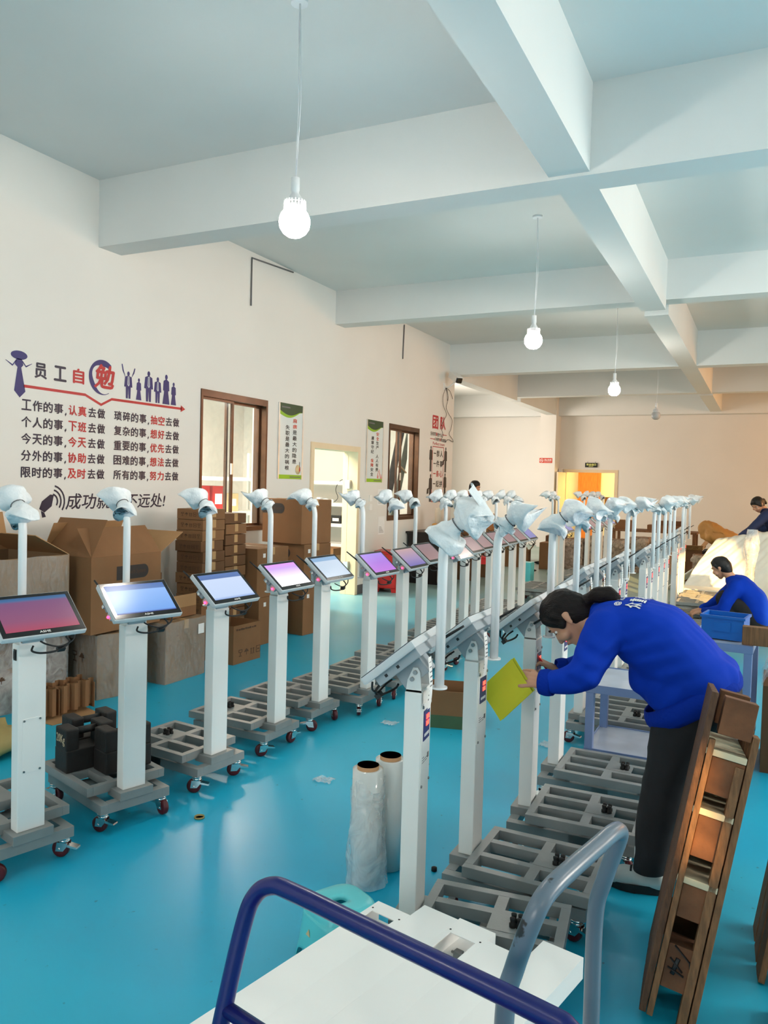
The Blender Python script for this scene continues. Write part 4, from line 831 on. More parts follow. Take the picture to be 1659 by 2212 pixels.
def head_parts(parent, T, hair_mat='hair', long_hair=False, voxel=.006, s=1.):
    """head in its own frame: +x the way the face looks, +z crown; T places it"""
    P = lambda x, y, z: T @ Vector((x * s, y * s, z * s)); q = lambda r: r * s
    m = MB()
    capsule(m, P(-.012, 0, .03), q(.078), P(.012, 0, .035), q(.076)); capsule(m, P(.02, 0, .0), q(.066), P(.045, 0, -.075), q(.036)); capsule(m, P(.06, 0, -.085), q(.018), P(.05, 0, -.09), q(.026))
    capsule(m, P(.086, 0, .008), q(.008), P(.101, 0, -.028), q(.012)); capsule(m, P(.088, -.008, -.032), q(.009), P(.088, .008, -.032), q(.009))
    capsule(m, P(.078, -.035, -.02), q(.022), P(.06, -.045, -.03), q(.026)); capsule(m, P(.078, .035, -.02), q(.022), P(.06, .045, -.03), q(.026))
    capsule(m, P(.08, -.032, .026), q(.012), P(.08, .032, .026), q(.012)); capsule(m, P(.082, -.017, -.058), q(.010), P(.082, .017, -.058), q(.010))
    for y in (-.079, .079): capsule(m, P(-.008, y, .01), q(.016), P(.0, y * .96, -.024), q(.010), sq=(T.to_3x3() @ Vector((0, 1, 0)), .45))
    capsule(m, P(-.025, 0, -.03), q(.054), P(-.055, 0, -.14), q(.052))
    h = skin_of('head', m, 'skin', parent, voxel, 2)
    m = MB()
    for y in (-.031, .031):
        m.ball(P(.0745, y, .006), q(.0100), 0, sub=2); m.ball(P(.0790, y, .002), q(.0078), 1, sub=2)
    m.build('eye', ['paper', 'print_black'], h)
    m = MB(); m.tube([P(.0885, -.022, -.058), P(.0935, 0, -.0585), P(.0885, .022, -.058)], [q(.002), q(.005), q(.002)], 8, flat=.8); m.build('mouth', 'lips', h)
    m = MB()
    for y in (-1, 1): m.tube([P(.083, y * .048, .028), P(.0915, y * .032, .034), P(.094, y * .014, .030)], [q(.002), q(.0042), q(.0035)], 6)
    m.build('eyebrow', hair_mat, h)
    m = MB(); capsule(m, P(-.022, 0, .045), q(.084), P(.004, 0, .055), q(.080)); capsule(m, P(-.04, 0, .01), q(.078), P(-.05, 0, -.045), q(.055))
    capsule(m, P(.05, -.03, .084), q(.026), P(.05, .03, .084), q(.026))
    for y in (-1, 1): capsule(m, P(.02, y * .070, .045), q(.020), P(.008, y * .074, .004), q(.010))
    if long_hair:
        capsule(m, P(.06, -.045, .065), q(.022), P(.03, -.072, .0), q(.018)); capsule(m, P(.06, .045, .065), q(.022), P(.03, .072, .0), q(.018))
    return h, m, P, q
mat('lips', rgb(170, 92, 86), .45)
def hand(parent, wrist, palm_dir, palm_n, L=.175, curl=(25, 40, 30), thumb_out=.5, right=1, name='hand', splay=.05, curls=None, voxel=.0042):
    """five-fingered hand: palm_dir from wrist to knuckles, palm_n out of the back of the hand"""
    d = Vector(palm_dir).normalized(); n = Vector(palm_n); n = (n - d * n.dot(d)).normalized(); s = d.cross(n) * right; w = Vector(wrist); m = MB(); k = L / .175
    for a, b, r0, r1 in ((-.018, -.030, .021, .016), (.0, -.008, .022, .016), (.016, .014, .021, .016), (.004, .030, .020, .014)):
        capsule(m, w + s * a * k * .8, r0 * k, w + d * .082 * k + s * b * k, r1 * k * .8, 1, (n, .7))
    for i, (b, ln) in enumerate(((-.031, .068), (-.010, .078), (.012, .073), (.031, .056))):
        p = w + d * .088 * k + s * b * k; a = 0; dd = d + s * b * splay * 20 * .05; r = .0088 * k; cu = (curls[i] if curls else curl)
        for j, f in enumerate((.45, .32, .25)):
            a += R(cu[j]); v = (dd.normalized() * math.cos(a) - n * math.sin(a)); p2 = p + v * ln * f * k * 1.15
            capsule(m, p, r, p2, r * .88, 1); p = p2; r *= .88
    p = w + d * .022 * k - s * .022 * k; v1 = (d * .55 - s * (.55 + thumb_out * .3) - n * .35).normalized(); p1 = p + v1 * .042 * k; v2 = (d * .95 - s * (.1 + .2 * thumb_out) - n * .35).normalized(); p2 = p1 + v2 * .034 * k; p3 = p2 + (v2 - n * .15 + s * .1).normalized() * .026 * k
    capsule(m, p, .0155 * k, p1, .0115 * k, 1); capsule(m, p1, .0112 * k, p2, .0098 * k, 1); capsule(m, p2, .0098 * k, p3, .008 * k, 1)
    return skin_of(name, m, 'skin', parent, voxel, 1)
def shoe(parent, heel, toe, mats=('shoe_white', 'shoe_black'), w=.045, name='shoe'):
    a, b = Vector(heel), Vector(toe); d = (b - a).normalized(); L = (b - a).length; s = Vector((-d.y, d.x, 0)); P = lambda x, y, z: a + d * x * L + s * y + Vector((0, 0, z))
    m = MB(); capsule(m, P(.14, 0, .062), .036, P(.30, 0, .07), .036); capsule(m, P(.12, 0, .05), .038, P(.68, 0, .046), w * .95); capsule(m, P(.66, 0, .045), w * .98, P(.86, .004, .04), w * .74); capsule(m, P(.2, 0, .1), .034, P(.26, 0, .125), .036)
    sh = skin_of(name, m, mats[0], parent, .007, 2)
    for v in sh.data.vertices: v.co.z = max(v.co.z, .012)
    m = MB(); n = 28; pts = []
    for k in range(n):
        t = 2 * math.pi * k / n; x = .5 + .53 * math.cos(t); ww = w * (1.02 if x > .45 else .86) * (1.05 - .12 * (x > .8)); pts.append(P(x, ww * math.sin(t) * (1 if abs(math.cos(t)) < .95 else .9), 0))
    lo = [m.bm.verts.new(p + Vector((0, 0, .001))) for p in pts]; hi = [m.bm.verts.new(p + Vector((0, 0, .026 + .012 * math.sin(math.pi * (i / n)) ** 2))) for i, p in enumerate(pts)]
    for i in range(n): j = (i + 1) % n; m.bm.faces.new((lo[i], lo[j], hi[j], hi[i]))
    m.bm.faces.new(lo[::-1]); m.bm.faces.new(hi); m.build('sole', mats[1], sh)
    m = MB()
    for k in range(4): m.tube([P(.5 + .07 * k, -.026, .088 - .008 * k), P(.5 + .07 * k, 0, .098 - .009 * k), P(.5 + .07 * k, .026, .088 - .008 * k)], .004, 6)
    m.tube([P(.18, -.046, .06), P(.4, -.05, .045), P(.62, -.05, .05)], .008, 6, flat=.5); m.build('lace', mats[1], sh); return sh
# ---------------------------------------------------------------- the woman bending over the third right stand
t = thing('person', 'person with tied dark hair bending over a stand in a bright blue sweatshirt', 'person', (-.30, 3.35, 0))
B = Matrix.Translation((.30, -3.35, 0))
class LMB(MB):
    def mesh(s, name, mats):
        for v in s.bm.verts: v.co = B @ v.co
        return super().mesh(name, mats)
V = Vector
m = LMB()   # trousers
capsule(m, V((-.205, 3.25, .77)), .125, V((-.205, 3.43, .77)), .125); capsule(m, V((-.155, 3.265, .79)), .105, V((-.155, 3.41, .79)), .105); capsule(m, V((-.28, 3.26, .73)), .085, V((-.28, 3.42, .73)), .085)
chain(m, [(V((-.245, 3.245, .75)), .118), (V((-.305, 3.23, .49)), .090), (V((-.335, 3.215, .30)), .076), (V((-.350, 3.21, .09)), .070)])
chain(m, [(V((-.19, 3.43, .76)), .112), (V((-.15, 3.50, .48)), .084), (V((-.165, 3.54, .28)), .074), (V((-.195, 3.565, .09)), .064)])
tr_ = skin_of('trousers', m, 'jeans', t, .012, 3, .006, 9)
for v in tr_.data.vertices: v.co.z = max(v.co.z, .098 + .012 * math.sin(9 * v.co.x))
m = LMB()   # sweatshirt: trunk
for y, r in ((-.10, .118), (-.05, .128), (0, .13), (.05, .128), (.10, .118)):
    chain(m, [(V((-.265, 3.34 + y, .90)), r + .015), (V((-.36, 3.34 + y, .985)), r + .02), (V((-.46, 3.33 + y, 1.03)), r - .005), (V((-.545, 3.33 + y * 1.1, 1.045)), r - .03)])
capsule(m, V((-.215, 3.255, .865)), .125, V((-.215, 3.42, .865)), .125); capsule(m, V((-.37, 3.27, .86)), .11, V((-.37, 3.40, .86)), .11); capsule(m, V((-.28, 3.25, .825)), .135, V((-.28, 3.42, .825)), .135); capsule(m, V((-.21, 3.25, .85)), .135, V((-.21, 3.42, .85)), .135); capsule(m, V((-.135, 3.27, .872)), .075, V((-.135, 3.41, .872)), .075); capsule(m, V((-.335, 3.27, .785)), .075, V((-.335, 3.40, .785)), .075)
capsule(m, V((-.555, 3.17, 1.035)), .085, V((-.555, 3.50, 1.035)), .085); capsule(m, V((-.60, 3.33, 1.06)), .062, V((-.55, 3.33, 1.06)), .085)
chain(m, [(V((-.555, 3.155, 1.02)), .085), (V((-.585, 3.08, .94)), .073), (V((-.60, 3.03, .885)), .065), (V((-.66, 3.03, .85)), .058), (V((-.735, 3.045, .828)), .046)])
chain(m, [(V((-.555, 3.51, 1.02)), .080), (V((-.61, 3.55, .92)), .072), (V((-.65, 3.55, .84)), .066), (V((-.72, 3.51, .80)), .056), (V((-.775, 3.475, .79)), .044)])
sw = skin_of('sweatshirt', m, 'sweater', t, .011, 4, .006, 7)
for v in sw.data.vertices:      # soft folds across the belly, the back of the arm and the hip
    p = v.co - B @ V((-.42, 3.2, .86)); w_ = math.exp(-(p.x ** 2 + p.z ** 2) / .03); v.co += V((.3, -.8, .5)) * w_ * .010 * math.sin(70 * p.z - 46 * p.x + 4 * mnoise.noise(v.co * 5))
    p = v.co - B @ V((-.60, 3.05, .93)); w_ = math.exp(-p.length_squared / .012); v.co += V((0, -1, 0)) * w_ * .008 * math.sin(90 * p.z + 40 * p.x)
def ring_band(name, c, axis, ra, rb, wdt, mt, parent, up=(0, 0, 1)):
    a = V(axis).normalized(); u = V(up); u = (u - a * u.dot(a)).normalized(); w = a.cross(u); m = LMB()
    m.grid(lambda p, v: V(c) + a * (v - .5) * wdt + (u * math.cos(6.28319 * p) * ra + w * math.sin(6.28319 * p) * rb) * (1 + .10 * math.sin(math.pi * v)) , 36, 7, closed_u=True)
    o = m.build(name, mt, parent); s = o.modifiers.new('thick', 'SOLIDIFY'); s.thickness = .006; s.offset = 0; return o
ring_band('cuff', (-.752, 3.048, .823), (-.99, .1, -.05), .046, .046, .05, 'sweater_rib', sw); ring_band('cuff', (-.79, 3.467, .788), (-.85, -.45, -.1), .041, .041, .045, 'sweater_rib', sw)
ring_band('waist_band', (-.232, 3.335, .772), (.57, 0, -.82), .188, .218, .085, 'sweater_rib', sw, (1, 0, 1))
# writing across the shoulders
def drape_text(parent, target, body, o, ux, vx, u0, v0, u1, v1, mt, bold=.02, push=V((0, 0, -1)), Bm=B, lift=.004):
    """letters laid on the cloth: cut finely, then dropped onto it along `push`"""
    from mathutils.bvhtree import BVHTree
    m = MB(); write(m, body, u0, v0, u1, v1, Matrix(), bold)
    bmesh.ops.triangulate(m.bm, faces=m.bm.faces[:]); bmesh.ops.subdivide_edges(m.bm, edges=[e for e in m.bm.edges if e.calc_length() > .012], cuts=1)
    me = target.data; tree = BVHTree.FromPolygons([v.co for v in me.vertices], [tuple(p.vertices) for p in me.polygons])
    for v in m.bm.verts:
        p = Bm @ (V(o) + V(ux) * v.co.x + V(vx) * v.co.y) - push * .5; h = tree.ray_cast(p, push)
        v.co = (h[0] - push * lift) if h[0] else p + push * .5
    return m.build('back_print', mt, parent)
for k, ch in enumerate('众重科技'): drape_text(sw, sw, ch, (-.425 + .008 * k, 3.18 + .07 * k, 1.2), (0, 1, 0), (-1, 0, 0), 0, 0, .058, .065, 'paper', .03)
drape_text(sw, sw, '@', (-.505, 3.20, 1.2), (0, 1, 0), (-1, 0, 0), 0, 0, .05, .03, 'paper', .03); drape_text(sw, sw, 'AOHE', (-.505, 3.27, 1.2), (0, 1, 0), (-1, 0, 0), 0, 0, .12, .03, 'paper', .03)
f = V((-.50, -.12, -.86)).normalized(); z = V((-.86, .0, .50)); z = (z - f * z.dot(f)).normalized(); y = z.cross(f); hc = V((-.735, 3.325, 1.042))
HT = B @ Matrix(((f.x, y.x, z.x, hc.x), (f.y, y.y, z.y, hc.y), (f.z, y.z, z.z, hc.z), (0, 0, 0, 1)))
hd, m, P, q = head_parts(t, HT, 'hair', True, .005)
skin_of('hair', m, 'hair', t, .006, 2, .003, 30)
m = MB()   # tied bunch of hair lying on the back
bp = [(B @ V((-.675, 3.325, 1.115)), .03), (B @ V((-.648, 3.323, 1.138)), .022), (B @ V((-.62, 3.32, 1.152)), .034), (B @ V((-.58, 3.318, 1.158)), .036), (B @ V((-.548, 3.312, 1.152)), .024)]
chain(m, bp); skin_of('hair_bun', m, 'hair', t, .006, 2, .004, 30)
m = MB(); m.tube([P(.07, -.045, .096), P(.115, -.035, .115)], .005, 6); m.build('hair_clip', 'black_plastic', t)
# hands: the near one holds the paper, the far one the pen
BP = lambda p: B @ V(p)
hand(t, BP((-.775, 3.05, .822)), (-1, .0, .0), (.15, -.75, .62), .165, right=-1, curls=[(40, 55, 30), (46, 60, 32), (52, 60, 32), (56, 60, 32)], thumb_out=.2)
hand(t, BP((-.812, 3.452, .785)), (-.86, -.3, .42), (.45, .1, .88), .165, right=-1, curls=[(30, 45, 30), (48, 60, 40), (60, 65, 40), (66, 65, 40)], thumb_out=.3)
shoe(t, BP((-.295, 3.225, 0)), BP((-.525, 3.205, 0)), w=.044); shoe(t, BP((-.14, 3.59, 0)), BP((-.345, 3.50, 0)), ('shoe_cream', 'shoe_black'), w=.044)
# yellow folder and the red pen she holds
fm = MB(); fa = V((-1.018, 3.0, .768)); fb = V((-.893, 3.02, .905)); fc = V((-.806, 3.045, .782)); fd = fa + (fc - fb)
fm.grid(lambda u, v: fa.lerp(fb, v).lerp(fd.lerp(fc, v), u) + V((0, .008 * math.sin(3 * u + 2 * v), 0)), 9, 9, smooth=False)
fm.grid(lambda u, v: fa.lerp(fb, v).lerp(fd.lerp(fc, v), u) + V((.006, .012 + .008 * math.sin(3 * u + 2 * v), .004)), 9, 9, smooth=False)
o = fm.build('paper_folder', 'yellow_paper'); md = o.modifiers.new('thick', 'SOLIDIFY'); md.thickness = .0012; tag(o, 'yellow folded sheet held in the near hand of the bending person', 'paper')
m = MB(); m.tube([(-.845, 3.42, .785), (-.905, 3.40, .872)], .0052, 10); m.tube([(-.905, 3.40, .872), (-.912, 3.398, .882)], [.0052, .001], 10); m.ball((-.842, 3.421, .781), .009); tag(m.build('pen', 'pen_red'), 'red pen held in the far hand of the bending person', 'pen')
# ---------------------------------------------------------------- the man squatting by the platforms
def person_local(label, loc, ry):
    global B
    t = thing('person', label, 'person', loc, R(ry)); B = Matrix(); return t
t = person_local('person in blue jacket squatting by the platforms behind the blue crate', (-.24, 9.35, 0), 0)
m = LMB(); chain(m, [(V((.20, -.05, .20)), .13), (V((.05, -.12, .36)), .095), (V((-.14, -.16, .44)), .075), (V((-.07, -.15, .25)), .068), (V((.0, -.13, .09)), .06)]); chain(m, [(V((.20, .12, .20)), .13), (V((.03, .17, .36)), .095), (V((-.14, .19, .42)), .075), (V((-.06, .17, .24)), .068), (V((.0, .16, .09)), .06)])
skin_of('trousers', m, 'trousers', t, .014, 3, .005, 9)
m = LMB()
for y in (-.10, 0, .10): chain(m, [(V((.23, .03 + y, .27)), .125), (V((.16, .03 + y, .43)), .135), (V((.03, .03 + y, .57)), .115), (V((-.03, .03 + y * .8, .60)), .09)])
capsule(m, V((-.02, -.14, .575)), .085, V((-.02, .20, .575)), .085); capsule(m, V((-.07, .03, .63)), .065, V((-.04, .03, .60)), .085)
chain(m, [(V((-.02, -.16, .56)), .085), (V((-.10, -.22, .42)), .072), (V((-.13, -.22, .33)), .066), (V((-.24, -.15, .29)), .052), (V((-.32, -.08, .275)), .044)])
chain(m, [(V((-.02, .21, .56)), .082), (V((-.14, .24, .44)), .070), (V((-.20, .21, .37)), .064), (V((-.29, .10, .31)), .050), (V((-.345, .04, .29)), .044)])
jk = skin_of('jacket', m, 'sweater', t, .014, 3, .006, 8)
f = V((-.86, .30, -.42)).normalized(); z = V((-.40, .0, .92)); z = (z - f * z.dot(f)).normalized(); y = z.cross(f); hc = V((-.175, .045, .755))
HT = Matrix(((f.x, y.x, z.x, hc.x), (f.y, y.y, z.y, hc.y), (f.z, y.z, z.z, hc.z), (0, 0, 0, 1)))
hd, m, P, q = head_parts(t, HT, 'hair_black', False, .007); skin_of('hair', m, 'hair_black', t, .008, 2)
hand(t, V((-.335, -.075, .27)), (-.95, .15, -.25), (-.2, -.3, .93), .175, right=-1); hand(t, V((-.36, .03, .285)), (-.9, -.25, -.3), (-.2, -.1, .96), .175, right=-1)
shoe(t, V((.06, -.14, 0)), V((-.19, -.17, 0)), ('shoe_black', 'rubber')); shoe(t, V((.06, .16, 0)), V((-.19, .2, 0)), ('shoe_black', 'rubber'))
for k, ch in enumerate('众重科技'): drape_text(jk, jk, ch, (.9, .10 - .05 * k, .50), (0, -1, 0), (-.7, 0, .7), 0, 0, .04, .045, 'paper', .03, push=V((-.85, 0, -.53)), Bm=Matrix(), lift=.005)
drape_text(jk, jk, 'AOHE', (.88, .06, .57), (0, -1, 0), (-.7, 0, .7), 0, 0, .10, .03, 'paper', .03, push=V((-.85, 0, -.53)), Bm=Matrix(), lift=.005)
# ---------------------------------------------------------------- the person leaning over the foam sheets
t = person_local('person in dark navy jacket leaning over the sunlit foam sheets at the right edge', (.17, 13.62, 0), 0)
m = LMB()
for y in (-.10, .10): chain(m, [(V((.06, y, .85)), .125), (V((.07, y, .48)), .085), (V((.08, y, .10)), .07)])
skin_of('trousers', m, 'trousers', t, .016, 3)
m = LMB()
for y in (-.10, 0, .10): chain(m, [(V((.05, y, .92)), .125), (V((-.02, y - .04, 1.10)), .13), (V((-.12, y - .08, 1.24)), .115)])
capsule(m, V((-.16, -.24, 1.25)), .08, V((-.10, .12, 1.25)), .08); capsule(m, V((-.2, -.1, 1.31)), .06, V((-.15, -.08, 1.28)), .08)
chain(m, [(V((-.17, -.26, 1.24)), .08), (V((-.30, -.36, 1.10)), .066), (V((-.37, -.40, 1.02)), .06), (V((-.50, -.40, .93)), .046)])
chain(m, [(V((-.10, .13, 1.24)), .08), (V((-.12, .1, 1.08)), .066), (V((-.18, -.1, 1.04)), .06), (V((-.28, -.26, 1.06)), .046)])
jk = skin_of('jacket', m, 'jacket_dark', t, .014, 3, .006, 10)
f = V((-.45, -.62, -.64)).normalized(); z = V((-.3, -.3, .9)); z = (z - f * z.dot(f)).normalized(); y = z.cross(f); hc = V((-.28, -.16, 1.415))
HT = Matrix(((f.x, y.x, z.x, hc.x), (f.y, y.y, z.y, hc.y), (f.z, y.z, z.z, hc.z), (0, 0, 0, 1)))
hd, m, P, q = head_parts(t, HT, 'hair_black', True, .007); chain(m, [(P(-.09, 0, .02), .03), (P(-.13, 0, -.02), .035), (P(-.15, 0, -.09), .022)]); skin_of('hair', m, 'hair_black', t, .008, 2)
hand(t, V((-.52, -.405, .915)), (-.8, .0, -.6), (-.5, -.3, .8), .17, right=-1); hand(t, V((-.30, -.28, 1.06)), (-.9, -.4, -.1), (0, -.3, .95), .17, right=-1)
shoe(t, V((.16, -.10, 0)), V((-.09, -.12, 0)), ('shoe_black', 'rubber')); shoe(t, V((.16, .10, 0)), V((-.09, .10, 0)), ('shoe_black', 'rubber'))
m = MB(); m.box(-.265, -.25, -.232, -.226, 1.12, 1.16); m.build('zip_pull', 'alu', jk)
# ---------------------------------------------------------------- the man standing past the end of the left wall
t = person_local('person with short black hair standing past the end of the left wall', (-4.90, 13.72, 0), 0)
m = LMB()
for y in (-.10, .10): chain(m, [(V((0, y, .88)), .12), (V((.01, y, .48)), .085), (V((.02, y, .10)), .07)])
skin_of('trousers', m, 'trousers', t, .018, 3)
m = LMB()
for y in (-.10, 0, .10): chain(m, [(V((0, y, .95)), .115), (V((.01, y, 1.15)), .12), (V((.0, y, 1.32)), .095)])
capsule(m, V((0, -.19, 1.34)), .075, V((0, .19, 1.34)), .075); capsule(m, V((.0, 0, 1.42)), .06, V((0, 0, 1.38)), .08)
for y in (-1, 1): chain(m, [(V((0, y * .21, 1.33)), .075), (V((.03, y * .25, 1.08)), .06), (V((.22, y * .2, 1.02)), .048)])
skin_of('jacket', m, 'jacket_dark', t, .016, 3, .004, 9)
f = V((.93, .2, -.28)).normalized(); z = V((.25, 0, .97)); z = (z - f * z.dot(f)).normalized(); y = z.cross(f); hc = V((.035, 0, 1.555))
HT = Matrix(((f.x, y.x, z.x, hc.x), (f.y, y.y, z.y, hc.y), (f.z, y.z, z.z, hc.z), (0, 0, 0, 1)))
hd, m, P, q = head_parts(t, HT, 'hair_black', False, .007); skin_of('hair', m, 'hair_black', t, .008, 2)
for y in (-1, 1): hand(t, V((.24, y * .2, 1.015)), (1, -y * .2, 0), (0, y * .3, .95), .175, right=y)
shoe(t, V((-.08, -.1, 0)), V((.17, -.12, 0)), ('shoe_black', 'rubber')); shoe(t, V((-.08, .1, 0)), V((.17, .12, 0)), ('shoe_black', 'rubber'))
# ================================================================== writing and boards on the left wall
SX = WX + .0015
def WT(y=0, z=0, n=0.): return XF(SX + n, y, z)
t = thing('wall_lettering', 'big blue and red wall lettering with a tie figure and cheering silhouettes', 'wall sign', (0, 0, 0))
MI = ['vinyl_ink', 'vinyl_red', 'vinyl_blue']
def word(name, items, mt, bold=.028):
    m = MB()
    for (s, u0, v0, u1, v1) in items:
        n = len(s); w = (u1 - u0) / n
        for k, ch in enumerate(s): write(m, ch, u0 + w * (k + .04), v0, u0 + w * (k + .94), v1, WT(), bold)
    return m.build(name, mt, t)
rowsL = [('工作的事', '认真', '去做'), ('个人的事', '下班', '去做'), ('今天的事', '今天', '去做'), ('分外的事', '协助', '去做'), ('限时的事', '及时', '去做')]
rowsR = [('琐碎的事', '抽空', '去做'), ('复杂的事', '想好', '去做'), ('重要的事', '优先', '去做'), ('困难的事', '想法', '去做'), ('所有的事', '努力', '去做')]
for r in range(5):
    z0 = 2.083 - .1305 * r; z1 = z0 + .085
    word('slogan_text', [(rowsL[r][0], 4.158, z0, 4.565, z1)], 'vinyl_ink'); word('slogan_text', [(rowsL[r][2], 4.815, z0, 5.014, z1)], 'vinyl_ink'); word('slogan_text', [(rowsL[r][1], 4.608, z0, 4.808, z1)], 'vinyl_red')
    word('slogan_text', [(rowsR[r][0], 5.107, z0, 5.515, z1)], 'vinyl_ink'); word('slogan_text', [(rowsR[r][2], 5.76, z0, 5.962, z1)], 'vinyl_ink'); word('slogan_text', [(rowsR[r][1], 5.558, z0, 5.758, z1)], 'vinyl_red')
    for u in (4.575, 5.525): m = MB(); m.prism([(u, z0 + .002), (u + .014, z0 + .018), (u + .018, z0 + .004), (u + .006, z0 - .014)], 0, .0008, 0, WT()); m.build('comma', 'vinyl_ink', t)
word('title_text', [('员', 4.272, 2.343, 4.404, 2.467)], 'vinyl_ink', .035); word('title_text', [('工', 4.456, 2.346, 4.598, 2.47)], 'vinyl_ink', .035); word('title_text', [('自', 4.648, 2.35, 4.782, 2.476)], 'vinyl_red', .035)
m = MB(); write(m, '勉', 4.875, 2.34, 5.10, 2.55, WT(0, 0, .0016), .03, 0, 0, .12); m.build('brush_text', 'vinyl_red', t)
m = MB(); n = 40; cx, cz = 4.972, 2.437; pts = []
for k in range(n + 1): a = R(48) + R(252) * k / n; pts.append((a, .150, .108 + .03 * (k / n) ** 3 - .012 * math.sin(k * .3)))
for (a, ro, ri), (b, ro2, ri2) in zip(pts, pts[1:]):
    m.prism([(cx + ri * math.cos(a), cz + ri * math.sin(a)), (cx + ro * math.cos(a), cz + ro * math.sin(a)), (cx + ro2 * math.cos(b), cz + ro2 * math.sin(b)), (cx + ri2 * math.cos(b), cz + ri2 * math.sin(b))], 0, .0008, 0, WT())
m.build('brush_ring', 'vinyl_blue', t)
m = MB(); w = .011
pl = [(4.18, 2.268), (4.785, 2.268), (4.96, 2.202), (5.08, 2.262), (5.985, 2.266)]
for (a, b), (c, d) in zip(pl, pl[1:]): m.prism([(a, b - w), (c, d - w), (c, d + w), (a, b + w)], 0, .0008, 0, WT())
m.prism([(5.975, 2.235), (6.04, 2.266), (5.975, 2.30)], 0, .0008, 0, WT()); m.build('arrow_line', 'vinyl_red', t)
m = MB(); el = [(4.138 + .074 * math.cos(k * .3142), 2.497 + .034 * math.sin(k * .3142)) for k in range(20)]; m.prism(el, 0, .0008, 0, WT())
m.prism([(4.115, 2.47), (4.162, 2.47), (4.176, 2.425), (4.157, 2.405), (4.196, 2.225), (4.146, 2.176), (4.096, 2.225), (4.124, 2.405), (4.100, 2.425)], 0, .0008, 0, WT())
for p in ([(4.019, 2.445), (4.08, 2.408), (4.118, 2.455), (4.110, 2.46), (4.08, 2.42), (4.02, 2.448)], [(4.255, 2.446), (4.20, 2.412), (4.16, 2.455), (4.168, 2.46), (4.20, 2.424), (4.254, 2.449)]): m.prism(p, 0, .0008, 0, WT())
m.build('tie_figure', 'vinyl_blue', t)
def sil(u, z, h, kind):
    m = MB(); k = h; P = lambda pts: m.prism([(u + x * k, z + y * k) for x, y in pts], 0, .0008, 0, WT())
    P([(.062 * math.cos(a * .5236), .90 + .085 * math.sin(a * .5236)) for a in range(12)])
    if kind == 'skirt': P([(-.03, .82), (.03, .82), (.13, .76), (.15, .45), (.10, .44), (.10, .38), (.17, .0), (-.17, .0), (-.10, .38), (-.10, .44), (-.15, .45), (-.13, .76)])
    else:
        P([(-.03, .83), (-.16, .78), (-.20, .42), (-.13, .41), (-.12, .46), (-.11, .0), (-.02, .0), (-.005, .36), (.005, .36), (.02, .0), (.11, .0), (.12, .46), (.13, .41), (.20, .42), (.16, .78), (.03, .83)])
    if kind == 'arms':
        P([(-.16, .78), (-.10, .66), (-.24, 1.0), (-.30, 1.22), (-.34, 1.21), (-.29, .98)]); P([(.16, .78), (.10, .66), (.24, .98), (.30, 1.14), (.34, 1.13), (.29, .95)])
    o = m.build('people_silhouette', 'vinyl_blue', t)
    if kind != 'skirt':
        m = MB(); m.prism([(u - .035 * k, z + .80 * k), (u + .035 * k, z + .80 * k), (u + .05 * k, z + .5 * k), (u + .01 * k, z + .44 * k), (u - .05 * k, z + .5 * k)], .001, .0016, 0, WT()); m.prism([(u - .012 * k, z + .79 * k), (u + .012 * k, z + .79 * k), (u + .016 * k, z + .52 * k), (u, z + .47 * k), (u - .016 * k, z + .52 * k)], .0016, .0022, 1, WT()); m.build('shirt_front', ['poster_white', 'vinyl_blue'], o)
for a in ((5.275, 2.29, .245, 'arms'), (5.405, 2.29, .20, 'skirt'), (5.53, 2.288, .285, 'man'), (5.65, 2.288, .245, 'man'), (5.765, 2.288, .285, 'skirt'), (5.868, 2.29, .22, 'skirt')): sil(*a)
m = MB(); write(m, '成功就在不远处!', 4.592, 1.305, 5.762, 1.44, WT(), .012, 0, 0, .18); m.build('brush_text', 'vinyl_ink', t)
m = MB(); m.prism([(4.335, 1.315), (4.385, 1.285), (4.455, 1.335), (4.475, 1.425), (4.44, 1.43), (4.36, 1.375)], 0, .0008, 0, WT()); m.prism([(4.352, 1.30), (4.385, 1.283), (4.40, 1.25), (4.365, 1.245)], 0, .0008, 0, WT())
for r_ in (.05, .085, .12):
    for k in range(8):
        a, b = R(-35 + 14 * k), R(-35 + 14 * (k + 1)); cx, cz = 4.455, 1.375
        m.prism([(cx + r_ * math.cos(a), cz + r_ * math.sin(a)), (cx + (r_ + .014) * math.cos(a), cz + (r_ + .014) * math.sin(a)), (cx + (r_ + .014) * math.cos(b), cz + (r_ + .014) * math.sin(b)), (cx + r_ * math.cos(b), cz + r_ * math.sin(b))], 0, .0008, 0, WT())
m.build('megaphone_mark', 'vinyl_ink', t)
# the team lettering near the end of the wall
t = thing('wall_lettering', 'narrow red and black team lettering with four standing silhouettes by the wall corner', 'wall sign', (0, 0, 0))
MK, MR = 'vinyl_black', 'vinyl_red'
def put(nm, body, u0, v0, u1, v1, mt, bold=.025): m = MB(); write(m, body, u0, v0, u1, v1, WT(), bold); m.build(nm, mt, t)
put('title_text', '团', 12.34, 2.545, 12.605, 2.78, MR, .04); put('title_text', '队', 12.69, 2.555, 12.95, 2.787, MR, .04)
put('slogan_text', '没有完', 12.263, 2.425, 12.50, 2.495, MK); put('slogan_text', '美', 12.505, 2.425, 12.575, 2.493, MR); put('slogan_text', '的个人', 12.58, 2.42, 12.80, 2.49, MK)
put('slogan_text', '只有完', 12.465, 2.345, 12.67, 2.405, MK); put('slogan_text', '美', 12.675, 2.345, 12.745, 2.403, MR); put('slogan_text', '的团队', 12.75, 2.34, 13.0, 2.40, MK); put('slogan_text', 'Perfect team', 12.38, 2.272, 12.925, 2.325, MR, .01)
m = MB()
